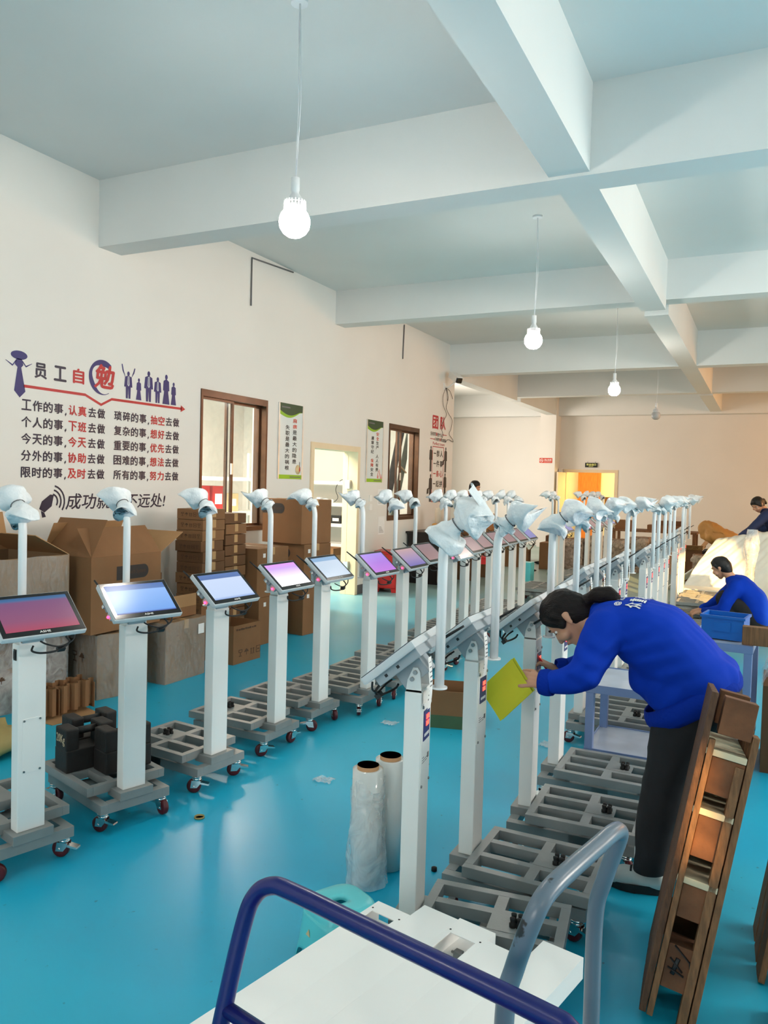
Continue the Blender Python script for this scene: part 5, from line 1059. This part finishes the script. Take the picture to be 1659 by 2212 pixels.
for (a, b, c) in ((12.83, 13.01, 2.468), (12.26, 12.44, 2.371)): m.prism([(a, c - .006), (b, c - .006), (b, c + .006), (a, c + .006)], 0, .0008, 0, WT())
m.prism([(12.80, 2.468), (12.845, 2.485), (12.845, 2.451)], 0, .0008, 0, WT()); m.prism([(12.47, 2.371), (12.43, 2.388), (12.43, 2.354)], 0, .0008, 0, WT()); m.build('arrow_line', MR, t)
m = MB()
for q in ((12.375, 12.39, 1.29, 2.25), (12.885, 12.9, 1.29, 2.25), (12.375, 12.9, 2.237, 2.25), (12.375, 12.9, 1.285, 1.298)): m.box(*q, 0, .0008, T=WT())
m.build('frame_line', MR, t)
for k, (s, mt) in enumerate((('一群人', MK), ('一件事', MK), ('一条心', MR), ('一起拼', MK), ('一定赢', MK))):
    z = 2.07 - .175 * k
    put('slogan_text', s[0], 12.435, z + .05, 12.545, z + .066, mt); put('slogan_text', s[1], 12.565, z, 12.70, z + .115, mt); put('slogan_text', s[2], 12.72, z, 12.862, z + .115, mt)
def sil2(u, z, h, bag):
    m = MB(); P = lambda pts: m.prism([(u + x * h, z + y * h) for x, y in pts], 0, .0008, 0, WT()); P([(.055 * math.cos(a * .5236), .93 + .065 * math.sin(a * .5236)) for a in range(12)])
    P([(-.03, .87), (-.13, .82), (-.15, .46), (-.09, .45), (-.09, .0), (-.01, .0), (0, .4), (.01, .0), (.09, .0), (.09, .45), (.15, .46), (.13, .82), (.03, .87)])
    if bag: P([(-.14, .5), (-.30, .46), (-.32, .28), (-.16, .30)])
    m.build('people_silhouette', MK, t)
sil2(12.31, 1.81, .44, False); sil2(12.99, 1.81, .45, True); sil2(12.325, 1.29, .48, True); sil2(12.99, 1.32, .48, False)
# two framed posters
def poster(y0, y1, z0, z1, colsR, colsL, label, deco):
    t = thing('poster', label, 'poster', (WX, (y0 + y1) / 2, z0), 0, 'green and white safety posters'); W, H = y1 - y0, z1 - z0; T = XF(.008, -W / 2, 0)
    m = MB(); m.box(0, W, 0, H, -.008, .0, T=T); m.build('poster_sheet', 'poster_white', t)
    m = MB(); m.box(-.012, .006, -.004, H, -.008, .006, T=T); m.build('side_rail', 'alu', t); m = MB(); m.box(W - .006, W + .012, -.004, H, -.008, .006, T=T); m.build('side_rail', 'alu', t)
    f = lambda x: .14 - .065 * math.sin(3.6 * x + .1) * (1 - .25 * x) ; xs = [k / 20 for k in range(21)]
    g = lambda x: H - H * (.095 + .058 * math.sin(3.14 * min(1, x * 1.15)))
    m = MB(); m.prism([(.006, H), (.006, g(0) )] + [(.006 + (W - .012) * x, g(x)) for x in xs[1:]] + [(W - .006, H)], .0004, .0010, 0, T); m.build('green_header', 'poster_green', t)
    m = MB(); m.prism([(.006 + (W - .012) * x, g(x)) for x in xs] + [(.006 + (W - .012) * x, g(x) - .045 * (1 - x) ** .8) for x in xs[::-1]], .0004, .0012, 0, T); m.build('lime_wave', 'poster_lime', t); m = MB(); m.box(.006, W - .006, .0, H * .055, .0004, .001, T=T); m.build('lime_band', 'poster_lime', t)
    def colm(chars, u, v0, s, step, sv=.054):
        black, red = MB(), MB(); nb = nr = 0
        for k, (ch, r) in enumerate(chars):
            if ch == ' ': continue
            write(red if r else black, ch, u, v0 - step * k, u + s, v0 - step * k + sv, T, .02, 0, .0012); nr += r; nb += not r
        if nb: black.build('slogan_text', 'print_black', t)
        else: black.bm.free()
        if nr: red.build('slogan_text', 'sign_red', t)
        else: red.bm.free()
    colm(*colsR); colm(*colsL)
    m = MB()
    if deco == 'clock':
        m.lathe([(.001, .0012), (.058, .0012), (.058, .0018), (.001, .0018)], 24, 0, T @ Matrix.Translation((W - .085, .115, 0)) @ Matrix.Diagonal((1, 1, 1, 1))); m.prism([(W - .06, .09), (W - .03, .10), (W - .035, .15), (W - .05, .15)], .002, .0026, 1, T); m.box(W - .055, W - .045, .15, .21, .002, .0026, 2, T); m.build('clock_picture', ['poster_tan', 'vinyl_red', 'print_black'], t)
    else:
        for a, b in (((W - .17, .06), (W - .12, .17)), ((W - .06, .05), (W - .10, .19)), ((W - .14, .055), (W - .12, .10)), ((W - .02, .05), (W - .04, .12))): m.prism([(a[0], a[1]), (a[0] + .02, a[1]), (b[0] + .008, b[1]), (b[0], b[1])], .0012, .0018, 0, T)
        m.build('hands_picture', 'sign_red', t)
    m = MB(); m.box(W * .48, W * .95, .018, .028, .0012, .0016, T=T); m.box(.05, .05 + W * .35, H - .055, H - .038, .0012, .0016, T=T); m.build('small_print', 'print_grey', t)
z = lambda s, red='': [(c, c in red) for c in s]
poster(7.68, 8.19, 1.612, 2.51, (z('麻痹是最大的隐患', '麻痹'), .292, .675, .092, .0699), (z('失职是最大的祸根'), .135, .588, .088, .069), 'green and white poster with eight characters per column, between window and door', 'clock')
poster(9.92, 10.432, 1.602, 2.50, (z('安全生产 人人有责', '安全'), .29, .676, .09, .0649), ([(c, c in '保障') for c in '遵章守纪 保障安全'], .132, .612, .088, .0655), 'green and white poster with red middle characters, between door and far window', 'hands')
# switches, notices, camera
t = thing('wall_switch', 'white switch plates one above the other right of the door', 'switch', (WX, 10.09, 0)); m = MB(); m.box(0, .012, -.045, .045, 1.32, 1.41, bev=.003); m.build('switch_plate', 'white_paint', t); m = MB(); m.box(0, .012, -.045, .045, 1.19, 1.28, bev=.003); m.build('switch_plate', 'white_paint', t)
for k, (y0, y1, z0, z1, la) in enumerate(((10.32, 10.62, 1.26, 1.50, 'upper paper notice taped beside the far window'), (10.36, 10.58, .82, 1.09, 'lower paper notice taped beside the far window'))):
    m = MB(); m.box(y0, y1, z0, z1, 0, .001, 0, WT())
    for q in range(5): m.box(y0 + .03, y1 - .03 - .02 * q, z0 + .03 + .02 * q, z0 + .036 + .02 * q, .001, .0014, 1, WT())
    tag(m.build('paper_notice', ['paper', 'print_grey']), la, 'notice', 'paper notices on the wall')
t = thing('security_camera', 'white security camera on a bracket at the top end of the wall', 'camera', (WX, 12.85, 3.36)); T = Matrix.Translation((.22, -.05, .10)) @ Matrix.Rotation(R(-38), 4, 'Z') @ Matrix.Rotation(R(26), 4, 'Y')
m = MB(); m.box(-.16, .12, -.06, .06, -.05, .055, T=T, bev=.012); m.box(-.14, .15, -.066, .066, .05, .062, T=T); m.build('camera_body', 'white_paint', t)
m = MB(); m.box(.10, .155, -.052, .052, -.045, .045, T=T, bev=.01); m.build('lens_face', 'black_glass', t)
m = MB(); m.tube([(0, 0, -.05), (.08, 0, -.05), (.2, -.02, .03)], .014, 8); m.box(0, .012, -.05, .05, -.10, .02); m.build('mount_bracket', 'white_paint', t)
cabs = [[(12.86, 3.30), (12.74, 3.15), (12.76, 2.98), (12.92, 2.84), (12.80, 2.72), (12.70, 2.60), (12.78, 2.46), (12.70, 2.38)], [(12.88, 3.30), (12.98, 3.14), (12.90, 2.96), (13.02, 2.86), (13.20, 2.76), (13.16, 2.60), (13.08, 2.50), (13.24, 2.42), (13.28, 2.37), (13.05, 2.40), (12.90, 2.34)], [(12.88, 3.30), (13.06, 3.26), (13.2, 3.14)], [(12.87, 3.30), (12.92, 3.2), (12.95, 3.08)]]
for c in cabs:
    m = MB(); m.tube(smooth_pts([Vector((.022, y - 12.85, zz - 3.36)) for y, zz in c]), .0042, 6); m.build('cable', 'cable', t)
# no-smoking sign on the pillar and the exit sign over the far door
t = thing('no_smoking_sign', 'small red no smoking sign on the far corner pillar', 'sign', (-5.28, 20.418, 2.30)); T = YF(0, 0, 0); m = MB(); m.box(-.17, .17, -.065, .065, 0, .004, T=T); m.build('sign_board', 'sign_red', t)
m = MB(); n = 20
for k in range(n): a, b = 6.2832 * k / n, 6.2832 * (k + 1) / n; m.prism([(-.11 + .036 * math.cos(a), .036 * math.sin(a)), (-.11 + .046 * math.cos(a), .046 * math.sin(a)), (-.11 + .046 * math.cos(b), .046 * math.sin(b)), (-.11 + .036 * math.cos(b), .036 * math.sin(b))], .004, .005, 0, T)
m.prism([(-.142, .024), (-.134, .032), (-.078, -.024), (-.086, -.032)], .004, .005, 0, T); m.box(-.14, -.085, -.006, .004, .004, .005, 0, T); write(m, '禁止吸烟', -.04, -.012, .15, .042, T, .02, 0, .005); write(m, 'NO SMOKING', -.04, -.045, .15, -.025, T, .01, 0, .005); m.build('sign_print', 'paper', t)
t = thing('exit_sign', 'black exit sign over the far doorway', 'sign', (-4.19, YB - .025, 2.21)); m = MB(); m.box(-.16, .16, -.012, .012, -.06, .06); m.tube([(-.1, 0, .06), (-.1, .01, .09)], .004, 6); m.tube([(.1, 0, .06), (.1, .01, .09)], .004, 6); m.build('sign_board', 'sign_black', t)
m = MB(); T = YF(0, -.0125, 0); write(m, '安全出口', -.125, -.012, .125, .042, T, .03, 0, .0006); write(m, 'EXIT', -.06, -.045, .06, -.022, T, .02, 0, .0006); m.build('sign_print', 'sign_text', t)
# ================================================================== storeroom seen through the door and windows
def rack(label, x0, x1, y0, y1, zs, h, deep='y'):
    t = thing('storage_rack', label, 'shelf', ((x0 + x1) / 2, (y0 + y1) / 2, 0), 0, 'white racks in the storeroom'); hx, hy = (x1 - x0) / 2, (y1 - y0) / 2
    for sx in (-1, 1):
        for sy in (-1, 1): m = MB(); m.box(sx * hx - .02, sx * hx + .02, sy * hy - .02, sy * hy + .02, 0, h); m.build('post', 'white_paint', t)
    for z in zs:
        m = MB(); m.box(-hx, hx, -hy, hy, z - .012, z); m.box(-hx, hx, -hy - .026, -hy - .021, z - .06, z - .001); m.box(hx + .021, hx + .026, -hy, hy, z - .06, z - .001); m.build('shelf_board', 'white_paint', t)
    return t
rack('white storeroom rack at the far end seen through the open door', -8.6, -6.3, 12.45, 12.95, (.45, .82, 1.2, 1.6), 1.75); rack('white storeroom rack seen through the nearer brown window', -8.3, -7.8, 8.6, 11.4, (.5, 1.05, 1.62), 2.05)
def solid(nm, label, cat, x0, x1, y0, y1, z0, z1, mt, group=None, rz=0., bev=.004):
    m = MB(); m.box(-(x1 - x0) / 2, (x1 - x0) / 2, -(y1 - y0) / 2, (y1 - y0) / 2, 0, z1 - z0, bev=bev); o = m.build(nm, mt, None, ((x0 + x1) / 2, (y0 + y1) / 2, z0)); o.rotation_euler.z = R(rz); return tag(o, label, cat, group)
def boxed(label, x0, x1, y0, y1, z0, z1, mt, lab='paper', group='boxes on the storeroom rack'):
    t, hx, hy, h = carton(label, x0, x1, y0, y1, z0, z1, 0, mt, tape=False, group=group, name='storage_box'); m = MB(); m.box(-hx * .6, hx * .6, h * .3, h * .7, 0, .001, T=YF(0, -hy - .001, 0)); m.box(-hy * .6, hy * .6, h * .3, h * .7, 0, .001, T=XF(hx + .001, 0, 0)); m.build('box_label', lab, t); return t
for k, (y, mt, d) in enumerate(((9.35, 'poster_lime', 'yellow green'), (9.75, 'fire_red', 'left red'), (10.12, 'fire_red', 'right red'), (10.5, 'poster_tan', 'tan'))): boxed('%s box behind the nearer brown window' % d, -8.25, -7.95, y - .15, y + .15, 1.051, 1.051 + (.34, .42, .42, .30)[k], mt)
for k in range(5): boxed('black box with a zigzag mark behind the open door, %s from the left' % ORD[k], -7.95 + .24 * k, -7.73 + .24 * k, 12.5, 12.8, .821, .96, 'cabinet_black', 'paper')
boxed('lower brown carton on the storeroom floor behind the open door', -7.75, -7.25, 11.75, 12.2, 0, .30, 'carton', 'tape', 'cartons on the storeroom floor'); boxed('flattened brown carton lying on top of the floor carton behind the open door', -7.7, -7.2, 11.78, 12.2, .302, .38, 'carton_dark', 'tape', 'cartons on the storeroom floor')
boxed('brown carton right of the others on the storeroom floor', -7.15, -6.75, 11.8, 12.2, 0, .42, 'carton', 'tape', 'cartons on the storeroom floor')
m = MB(); m.ball((-7.4, 12.6, 1.23), .05, sc=(1.6, 1, .9)); m.ball((-7.25, 12.58, 1.225), .04); m.box(-7.55, -7.47, 12.52, 12.7, 1.201, 1.29); tag(m.build('bagged_part', 'bag'), 'small white bagged parts on the middle storeroom shelf', 'bag')
m = MB(); m.tube(smooth_pts([Vector(p) for p in ((-6.95, 12.5, 1.64), (-7.02, 12.44, 1.6), (-7.1, 12.44, 1.45), (-7.05, 12.44, 1.3), (-7.12, 12.44, 1.22))]), .006, 6); m.box(-6.98, -6.8, 12.48, 12.55, 1.60, 1.64); tag(m.build('plugged_cable', 'cable'), 'black cable hanging from the top storeroom shelf', 'cable')
t = thing('rod_bundle', 'bundle of grey green rods leaning inside the far window', 'rods', (-5.62, 11.40, 0)); U = Vector((-.02, .44, 1)).normalized(); Vv = Vector((0, 1, -.44)).normalized(); Nn = U.cross(Vv)
for k in range(9): m = MB(); m.tube([Vv * (.024 * (k - 4)) + Nn * (.012 * (k % 2)), U * 2.65 + Vv * (.020 * (k - 4)) + Nn * (.012 * (k % 2))], .012, 8); m.build('rod', 'rod_green', t)
for f in (1.35, 2.0): m = MB(); m.box(-.03, .03, -.13, .13, -.01, .01, T=Matrix(((Nn.x, Vv.x, U.x, U.x * f), (Nn.y, Vv.y, U.y, U.y * f), (Nn.z, Vv.z, U.z, U.z * f), (0, 0, 0, 1)))); m.build('binding_tape', 'tape', t)
m = MB(); m.box(-.012, .012, -.11, .11, 0, 2.75, T=Matrix.Translation((-5.74, 11.30, .03)) @ Matrix.Rotation(R(-22), 4, 'X')); tag(m.build('dark_board', 'rubber'), 'dark board leaning beside the rods inside the far window', 'board')
# ================================================================== along the left wall further back
t = thing('fire_box', 'red fire equipment box standing on the floor by the left wall', 'fire box', (-4.97, 10.33, 0), R(12)); m = MB(); m.box(-.16, .16, -.19, .19, .06, .56, bev=.01); m.prism([(-.17, .56), (.17, .56), (.13, .60), (-.17, .60)], -.2, .2, T=Matrix(((1, 0, 0, 0), (0, 0, 1, 0), (0, 1, 0, 0), (0, 0, 0, 1)))); m.build('box_body', 'fire_red', t)
for x in (-.13, .13):
    for y in (-.16, .16): m = MB(); m.prism([(-.03, .0), (.03, .0), (.045, .065), (-.045, .065)], y - .02, y + .02, T=Matrix(((1, 0, 0, x), (0, 0, 1, 0), (0, 1, 0, 0), (0, 0, 0, 1)))); m.build('foot', 'fire_red', t)
m = MB(); write(m, '灭火器', -.12, .33, .13, .42, XF(.1605, 0, 0), .03); m.build('stencil_text', 'paper', t)
t = thing('cabinet', 'black cabinet against the left wall below the team lettering', 'cabinet', (-4.84, 11.75, 0)); m = MB(); m.box(-.30, .22, -.36, .36, 0, .80, bev=.006); m.build('cabinet_body', 'cabinet_black', t)
m = MB(); m.box(-.33, .26, -.40, .40, .80, .83, bev=.004); m.build('cabinet_top', 'cabinet_black', t)
for y in (-.18, .18): m = MB(); m.box(.22, .232, y - .17, y + .17, .05, .78, bev=.003); d = m.build('cabinet_door', 'cabinet_black', t); m = MB(); m.box(.232, .245, y - .02 * (1 if y > 0 else -1) - .15 * (1 if y > 0 else -1) - .008, y - .17 * (1 if y > 0 else -1) + .008, .4, .5); m.build('door_handle', 'alu', d)
m = MB(); m.lathe([(.001, 0), (.062, 0), (.062, .36), (.056, .375), (.001, .378)], 20, T=Matrix.Translation((-4.78, 11.78, .831))); tag(m.build('tall_canister', 'beige_metal'), 'tall beige canister standing on the black cabinet', 'canister')
t = thing('tissue_box', 'pale yellow tissue box on the black cabinet', 'tissue box', (-4.74, 11.52, .831)); m = MB(); m.box(-.06, .06, -.11, .11, 0, .09, bev=.004); m.build('box_body', 'poster_tan', t); m = MB(); m.ball((0, 0, .11), .045, sc=(1, 1.2, .8)); m.build('tissue', 'kraft', t)
m = MB(); m.lathe([(.001, 0), (.115, 0), (.13, .10), (.125, .47), (.11, .50), (.001, .50)], 20, T=Matrix.Translation((-4.37, 11.12, .001))); tag(m.build('beige_bin', 'beige_metal'), 'beige round bin on the floor before the black cabinet', 'bin')
t = thing('desk', 'brown wooden desk with drawers past the black cabinet', 'desk', (-4.55, 12.72, 0)); m = MB(); m.box(-.26, .26, -.45, .45, .70, .74); m.build('desk_top', 'carton_dark', t)
for y in (-.3, .3): m = MB(); m.box(-.22, .24, y - .14, y + .14, .0, .70); m.build('pedestal', 'wood_mid', t)
for y in (-.3, 0, .3): m = MB(); m.box(.235, .25, y - .13, y + .13, .5, .68); dr = m.build('drawer', 'wood_mid', t); m = MB(); m.tube([(.255, y - .03, .59), (.27, y, .59), (.255, y + .03, .59)], .006, 6); m.build('drawer_handle', 'bolt', dr)
t = thing('potted_plant', 'small potted plant on the brown desk', 'plant', (-4.45, 12.55, .741)); m = MB(); m.lathe([(.001, 0), (.04, 0), (.055, .07), (.001, .07)], 14); m.build('pot', 'paper', t); m = MB()
for k in range(14): a = k * 2.4; m.prism([(0, 0), (.02, .05), (0, .12), (-.02, .05)], 0, .001, 0, Matrix.Translation((0, 0, .07)) @ Matrix.Rotation(a, 4, 'Z') @ Matrix.Rotation(R(35 + 20 * (k % 3)), 4, 'X') @ Matrix.Rotation(R(90), 4, 'X'))
m.build('leaves', 'leaf', t)
def red_stool(x, y, label):
    t = thing('plastic_stool', label, 'stool', (x, y, 0), R(20)); m = MB(); m.box(-.15, .15, -.15, .15, .43, .46, bev=.012); m.build('seat', 'plastic_red', t)
    for sx in (-1, 1):
        for sy in (-1, 1): m = MB(); m.tube([(sx * .13, sy * .13, .44), (sx * .17, sy * .17, .0)], [.03, .024], 8); m.build('leg', 'plastic_red', t)
    for a in (0, 90, 180, 270): m = MB(); m.box(.125, .135, -.13, .13, .34, .44, T=Matrix.Rotation(R(a), 4, 'Z')); m.build('apron', 'plastic_red', t)
red_stool(-4.02, 11.95, 'bright red plastic stool behind the middle of the left row')
m = MB(); m.lathe([(.001, 0), (.04, 0), (.04, .13), (.02, .16), (.02, .2), (.001, .2)], 14, T=Matrix.Translation((-3.99, 11.93, .461))); tag(m.build('thermos', 'bulb_off'), 'small grey thermos standing on the red plastic stool', 'thermos')
m = MB(); m.box(-.1, .1, -.12, .12, 0, .32, bev=.01); tag(m.build('teal_box', 'stool_teal', None, (-3.6, 12.9, 0)), 'teal box on the floor behind the left row', 'box')
# ================================================================== the back of the hall
GB = 'cartons at the back of the hall'
def bc(label, x, y, dx, dy, h, z=0., mt='carton', rz=0., wrap=False, op=False):
    t, hx, hy, h_ = carton(label, x - dx / 2, x + dx / 2, y - dy / 2, y + dy / 2, z, z + h, rz, mt, op, GB)
    if op: flap(t, '-y', hx, hy, h_, .18, 60); flap(t, '+x', hx, hy, h_, .18, 35)
    if wrap:
        film(t, hx, hy, h_, seed=int(x * 10) % 9 + 2, wob=.03, mat='film_gloss')
        for k in range(3): m = MB(); m.ball((-hx + hx * (.4 + .6 * k), -hy - .03, h_ * .85), .06, sc=(1, .6, 1.2), sub=3); [setattr(v, 'co', v.co + Vector((.03, .02, .03)) * mnoise.noise(v.co * 30)) for v in m.bm.verts]; m.build('gathered_film', 'film_gloss', t)
    return t
node_mat('film_gloss', _film(1.0, (.75, .62, .5), .5))
bc('carton standing on the brown desk', -4.6, 12.95, .3, .4, .3, .741); bc('pale tall carton stack base left of the alcove', -5.6, 16.2, .6, .6, .62); bc('pale carton upper one left of the alcove', -5.6, 16.2, .56, .56, .36, .622, 'carton_inner')
bc('brown carton in the alcove beside the pale pair', -4.95, 16.5, .5, .5, .66); bc('low open carton before the alcove', -4.45, 15.2, .5, .5, .32, 0, 'carton', 10, False, True)
bc('brown carton by the second group of left stands', -3.75, 15.1, .34, .4, .52, 0, 'carton'); bc('dark carton with a torn front by the second group of left stands', -3.78, 15.7, .4, .4, .62, 0, 'carton_dark', 8)
for k, (x, y, h, la) in enumerate(((-3.35, 15.5, .60, 'first'), (-2.95, 15.55, .66, 'second'), (-2.55, 15.6, .62, 'third'), (-2.15, 15.7, .68, 'fourth'), (-1.75, 15.8, .60, 'fifth'))): bc('glossy film-wrapped brown carton at the back, %s from the left' % la, x, y, .335, .4, h, 0, 'carton_dark', 0, True)
t = thing('packing_table', 'low wooden packing table with clutter before the back wall', 'table', (-2.2, 18.3, 0)); m = MB(); m.box(-.9, .9, -.4, .4, .66, .70); m.build('table_top', 'wood_mid', t)
for sx in (-1, 1):
    for sy in (-1, 1): m = MB(); m.box(sx * .84 - .03, sx * .84 + .03, sy * .34 - .03, sy * .34 + .03, 0, .66); m.build('leg', 'wood_mid', t)
bc('flat brown carton on the packing table', -2.0, 18.3, .7, .4, .12, .701); bc('second flat carton on the packing table, topmost', -1.95, 18.3, .6, .4, .1, .822, 'carton_dark', 5); bc('small white carton on the stacked flat cartons', -2.15, 18.3, .22, .2, .16, .923, 'paper'); bc('small white carton right of the other on the stacked flat cartons', -1.78, 18.3, .2, .2, .10, .923, 'paper', 8)
bc('brown carton on the left end of the packing table', -2.85, 18.3, .4, .4, .2, .701)
bc('big brown carton bin with paper scraps at the end of the right row', -1.22, 14.9, .42, .42, .56, 0, 'carton_dark', 12, False, True)
m = MB(); m.grid(lambda u, v: Vector((-1.22 + .40 * (u - .5) * 1.4, 14.9 + .4 * (v - .5) * 1.4, .585 + .07 * abs(mnoise.noise((u * 5, v * 5, 3))))), 16, 16); tag(m.build('paper_scrap', 'poster_tan'), 'pale crumpled paper lying in the carton bin', 'paper')
bc('clear-sided tall carton beside the carton bin', -1.0, 14.3, .16, .16, .52, 0, 'carton', 0, True)
m = MB(); m.ball((-.78, 16.9, .70), .30, sc=(1.6, .5, .62), rot=Euler((0, R(28), 0)), sub=4)
for v in m.bm.verts: v.co += Vector((.06, .05, .06)) * mnoise.noise(v.co * 5) + Vector((.03, .02, .03)) * mnoise.noise(v.co * 14)
tag(m.build('kraft_paper', 'kraft'), 'big crumpled brown kraft paper bundle before the back wall', 'paper')
m = MB(); m.box(-1.1, -.2, 16.6, 17.3, 0, .42, bev=.02); tag(m.build('dark_bench', 'rubber'), 'dark low bench under the kraft paper bundle', 'bench')
m = MB(); m.ball((-.72, 13.6, .18), .24, sc=(1.2, .9, .8), sub=4); m.lathe([(.07, .30), (.05, .36), (.06, .55), (.001, .55)], 16, T=Matrix.Translation((-.70, 13.6, 0)))
for v in m.bm.verts: v.co += Vector((.02, .02, .02)) * mnoise.noise(v.co * 16); v.co.z = max(v.co.z, .003)
tag(m.build('tied_plastic_bag', 'film_thick'), 'tied clear plastic bag standing behind the foam stack', 'bag')
for k in range(7): m = MB(); m.box(-.28, .26, -.22, .22, 0, .026, bev=.010); o = m.build('foam_sheet', 'pe_foam', None, (-.80 + .01 * (k % 2), 12.18, .002 + .0275 * k)); o.rotation_euler.z = R(random.uniform(-3, 3)); tag(o, 'white foam sheet in the low stack on the floor, %s from the bottom' % ORD[k], 'foam sheet', 'stacked foam sheets')
m = MB(); m.grid(lambda u, v: Vector((-1.42 + .42 * u, 13.2 + .3 * v, .02 + .36 * u * (1 - .4 * v))), 12, 8); o = m.build('foam_offcut', 'pe_foam'); md = o.modifiers.new('thick', 'SOLIDIFY'); md.thickness = .02; tag(o, 'pale foam offcut curling up behind the low foam stack', 'foam sheet')
def drape(u, v):
    top = Vector((-.66 + 1.25 * u, 13.05 - .15 * u, .86 + .26 * u)); bot = Vector((-1.12 + 1.6 * u, 12.55 - .2 * u, .04)); p = bot.lerp(top, v)
    return p + Vector((-.1, -.9, .4)) * (.009 * math.sin(70 * (u - .45 * v)) + .012 * math.sin(29 * (u - .45 * v) + 1) + .03 * mnoise.noise((u * 4 - 2 * v, v * 1.5, 2)) + .10 * math.sin(math.pi * v))
m = MB(); m.grid(drape, 90, 22); m.grid(lambda u, v: drape(u, 1) + Vector((0, .22 * v, .02 * math.sin(3 * v) - .05 * v * v)), 90, 8); o = m.build('foam_drape', 'pe_foam'); md = o.modifiers.new('thick', 'SOLIDIFY'); md.thickness = .012; tag(o, 'big heap of white foam sheeting glowing in the low sunlight', 'foam sheet')
t = thing('wrapped_stand', 'sensor pole wrapped in clear plastic standing in front of the foam heap', 'stand', (-.155, 10.72, 0)); m = MB(); m.tube([(0, 0, .1), (0, 0, .92), (.02, 0, 1.02), (.05, -.02, 1.10)], .022, 10); m.lathe([(.001, 0), (.12, 0), (.12, .02), (.03, .1), (.001, .1)], 18); m.build('arm_tube', 'housing', t)
m = MB(); m.grid(lambda u, v: Vector((math.cos(6.2832 * u), math.sin(6.2832 * u), 0)) * ((.05 + .045 * math.exp(-((v - .78) / .16) ** 2)) * (1 + .25 * mnoise.noise((2 * math.cos(6.2832 * u), 2 * math.sin(6.2832 * u), v * 6)))) + Vector((.02 * v, 0, .12 + 1.02 * v)), 28, 26, closed_u=True); m.build('plastic_wrap', 'film_thick', t)
bc('brown carton at the right edge beside the wrapped arm', .25, 10.55, .26, .4, .34, .42, 'carton'); bc('dark carton at the right edge under the brown one', .29, 10.55, .3, .42, .415, 0, 'carton_dark')
for k in range(5): bc('carton in the stack seen through the far doorway, %s from the bottom' % ORD[k], -3.92 + .02 * (k % 2), 22.6, .34, .3, .27, .272 * k, 'carton')
for k, (x, y, s, la) in enumerate(((-4.15, 15.9, .09, 'dark scrap on the pale floor between the two groups of left stands'), (-3.9, 14.3, .07, 'small dark scrap on the pale floor behind the left stands'))): m = MB(); m.ball((x, y, .03), s, sc=(1.4, .8, .3), sub=3); [setattr(v, 'co', v.co + Vector((.03, .03, .01)) * mnoise.noise(v.co * 20)) for v in m.bm.verts]; [setattr(v.co, 'z', max(.002, v.co.z)) for v in m.bm.verts]; tag(m.build('floor_scrap', 'rubber'), la, 'scrap', 'dark scraps on the back floor')
m = MB(); m.lathe([(.05, -.03), (.07, -.03), (.07, .03), (.05, .03), (.05, -.03)], 20, T=Matrix.Translation((-3.35, 13.6, .07)) @ Matrix.Rotation(R(90), 4, 'X')); tag(m.build('tape_roll', 'tape_green'), 'green tape roll standing on the pale floor behind the left stands', 'tape')
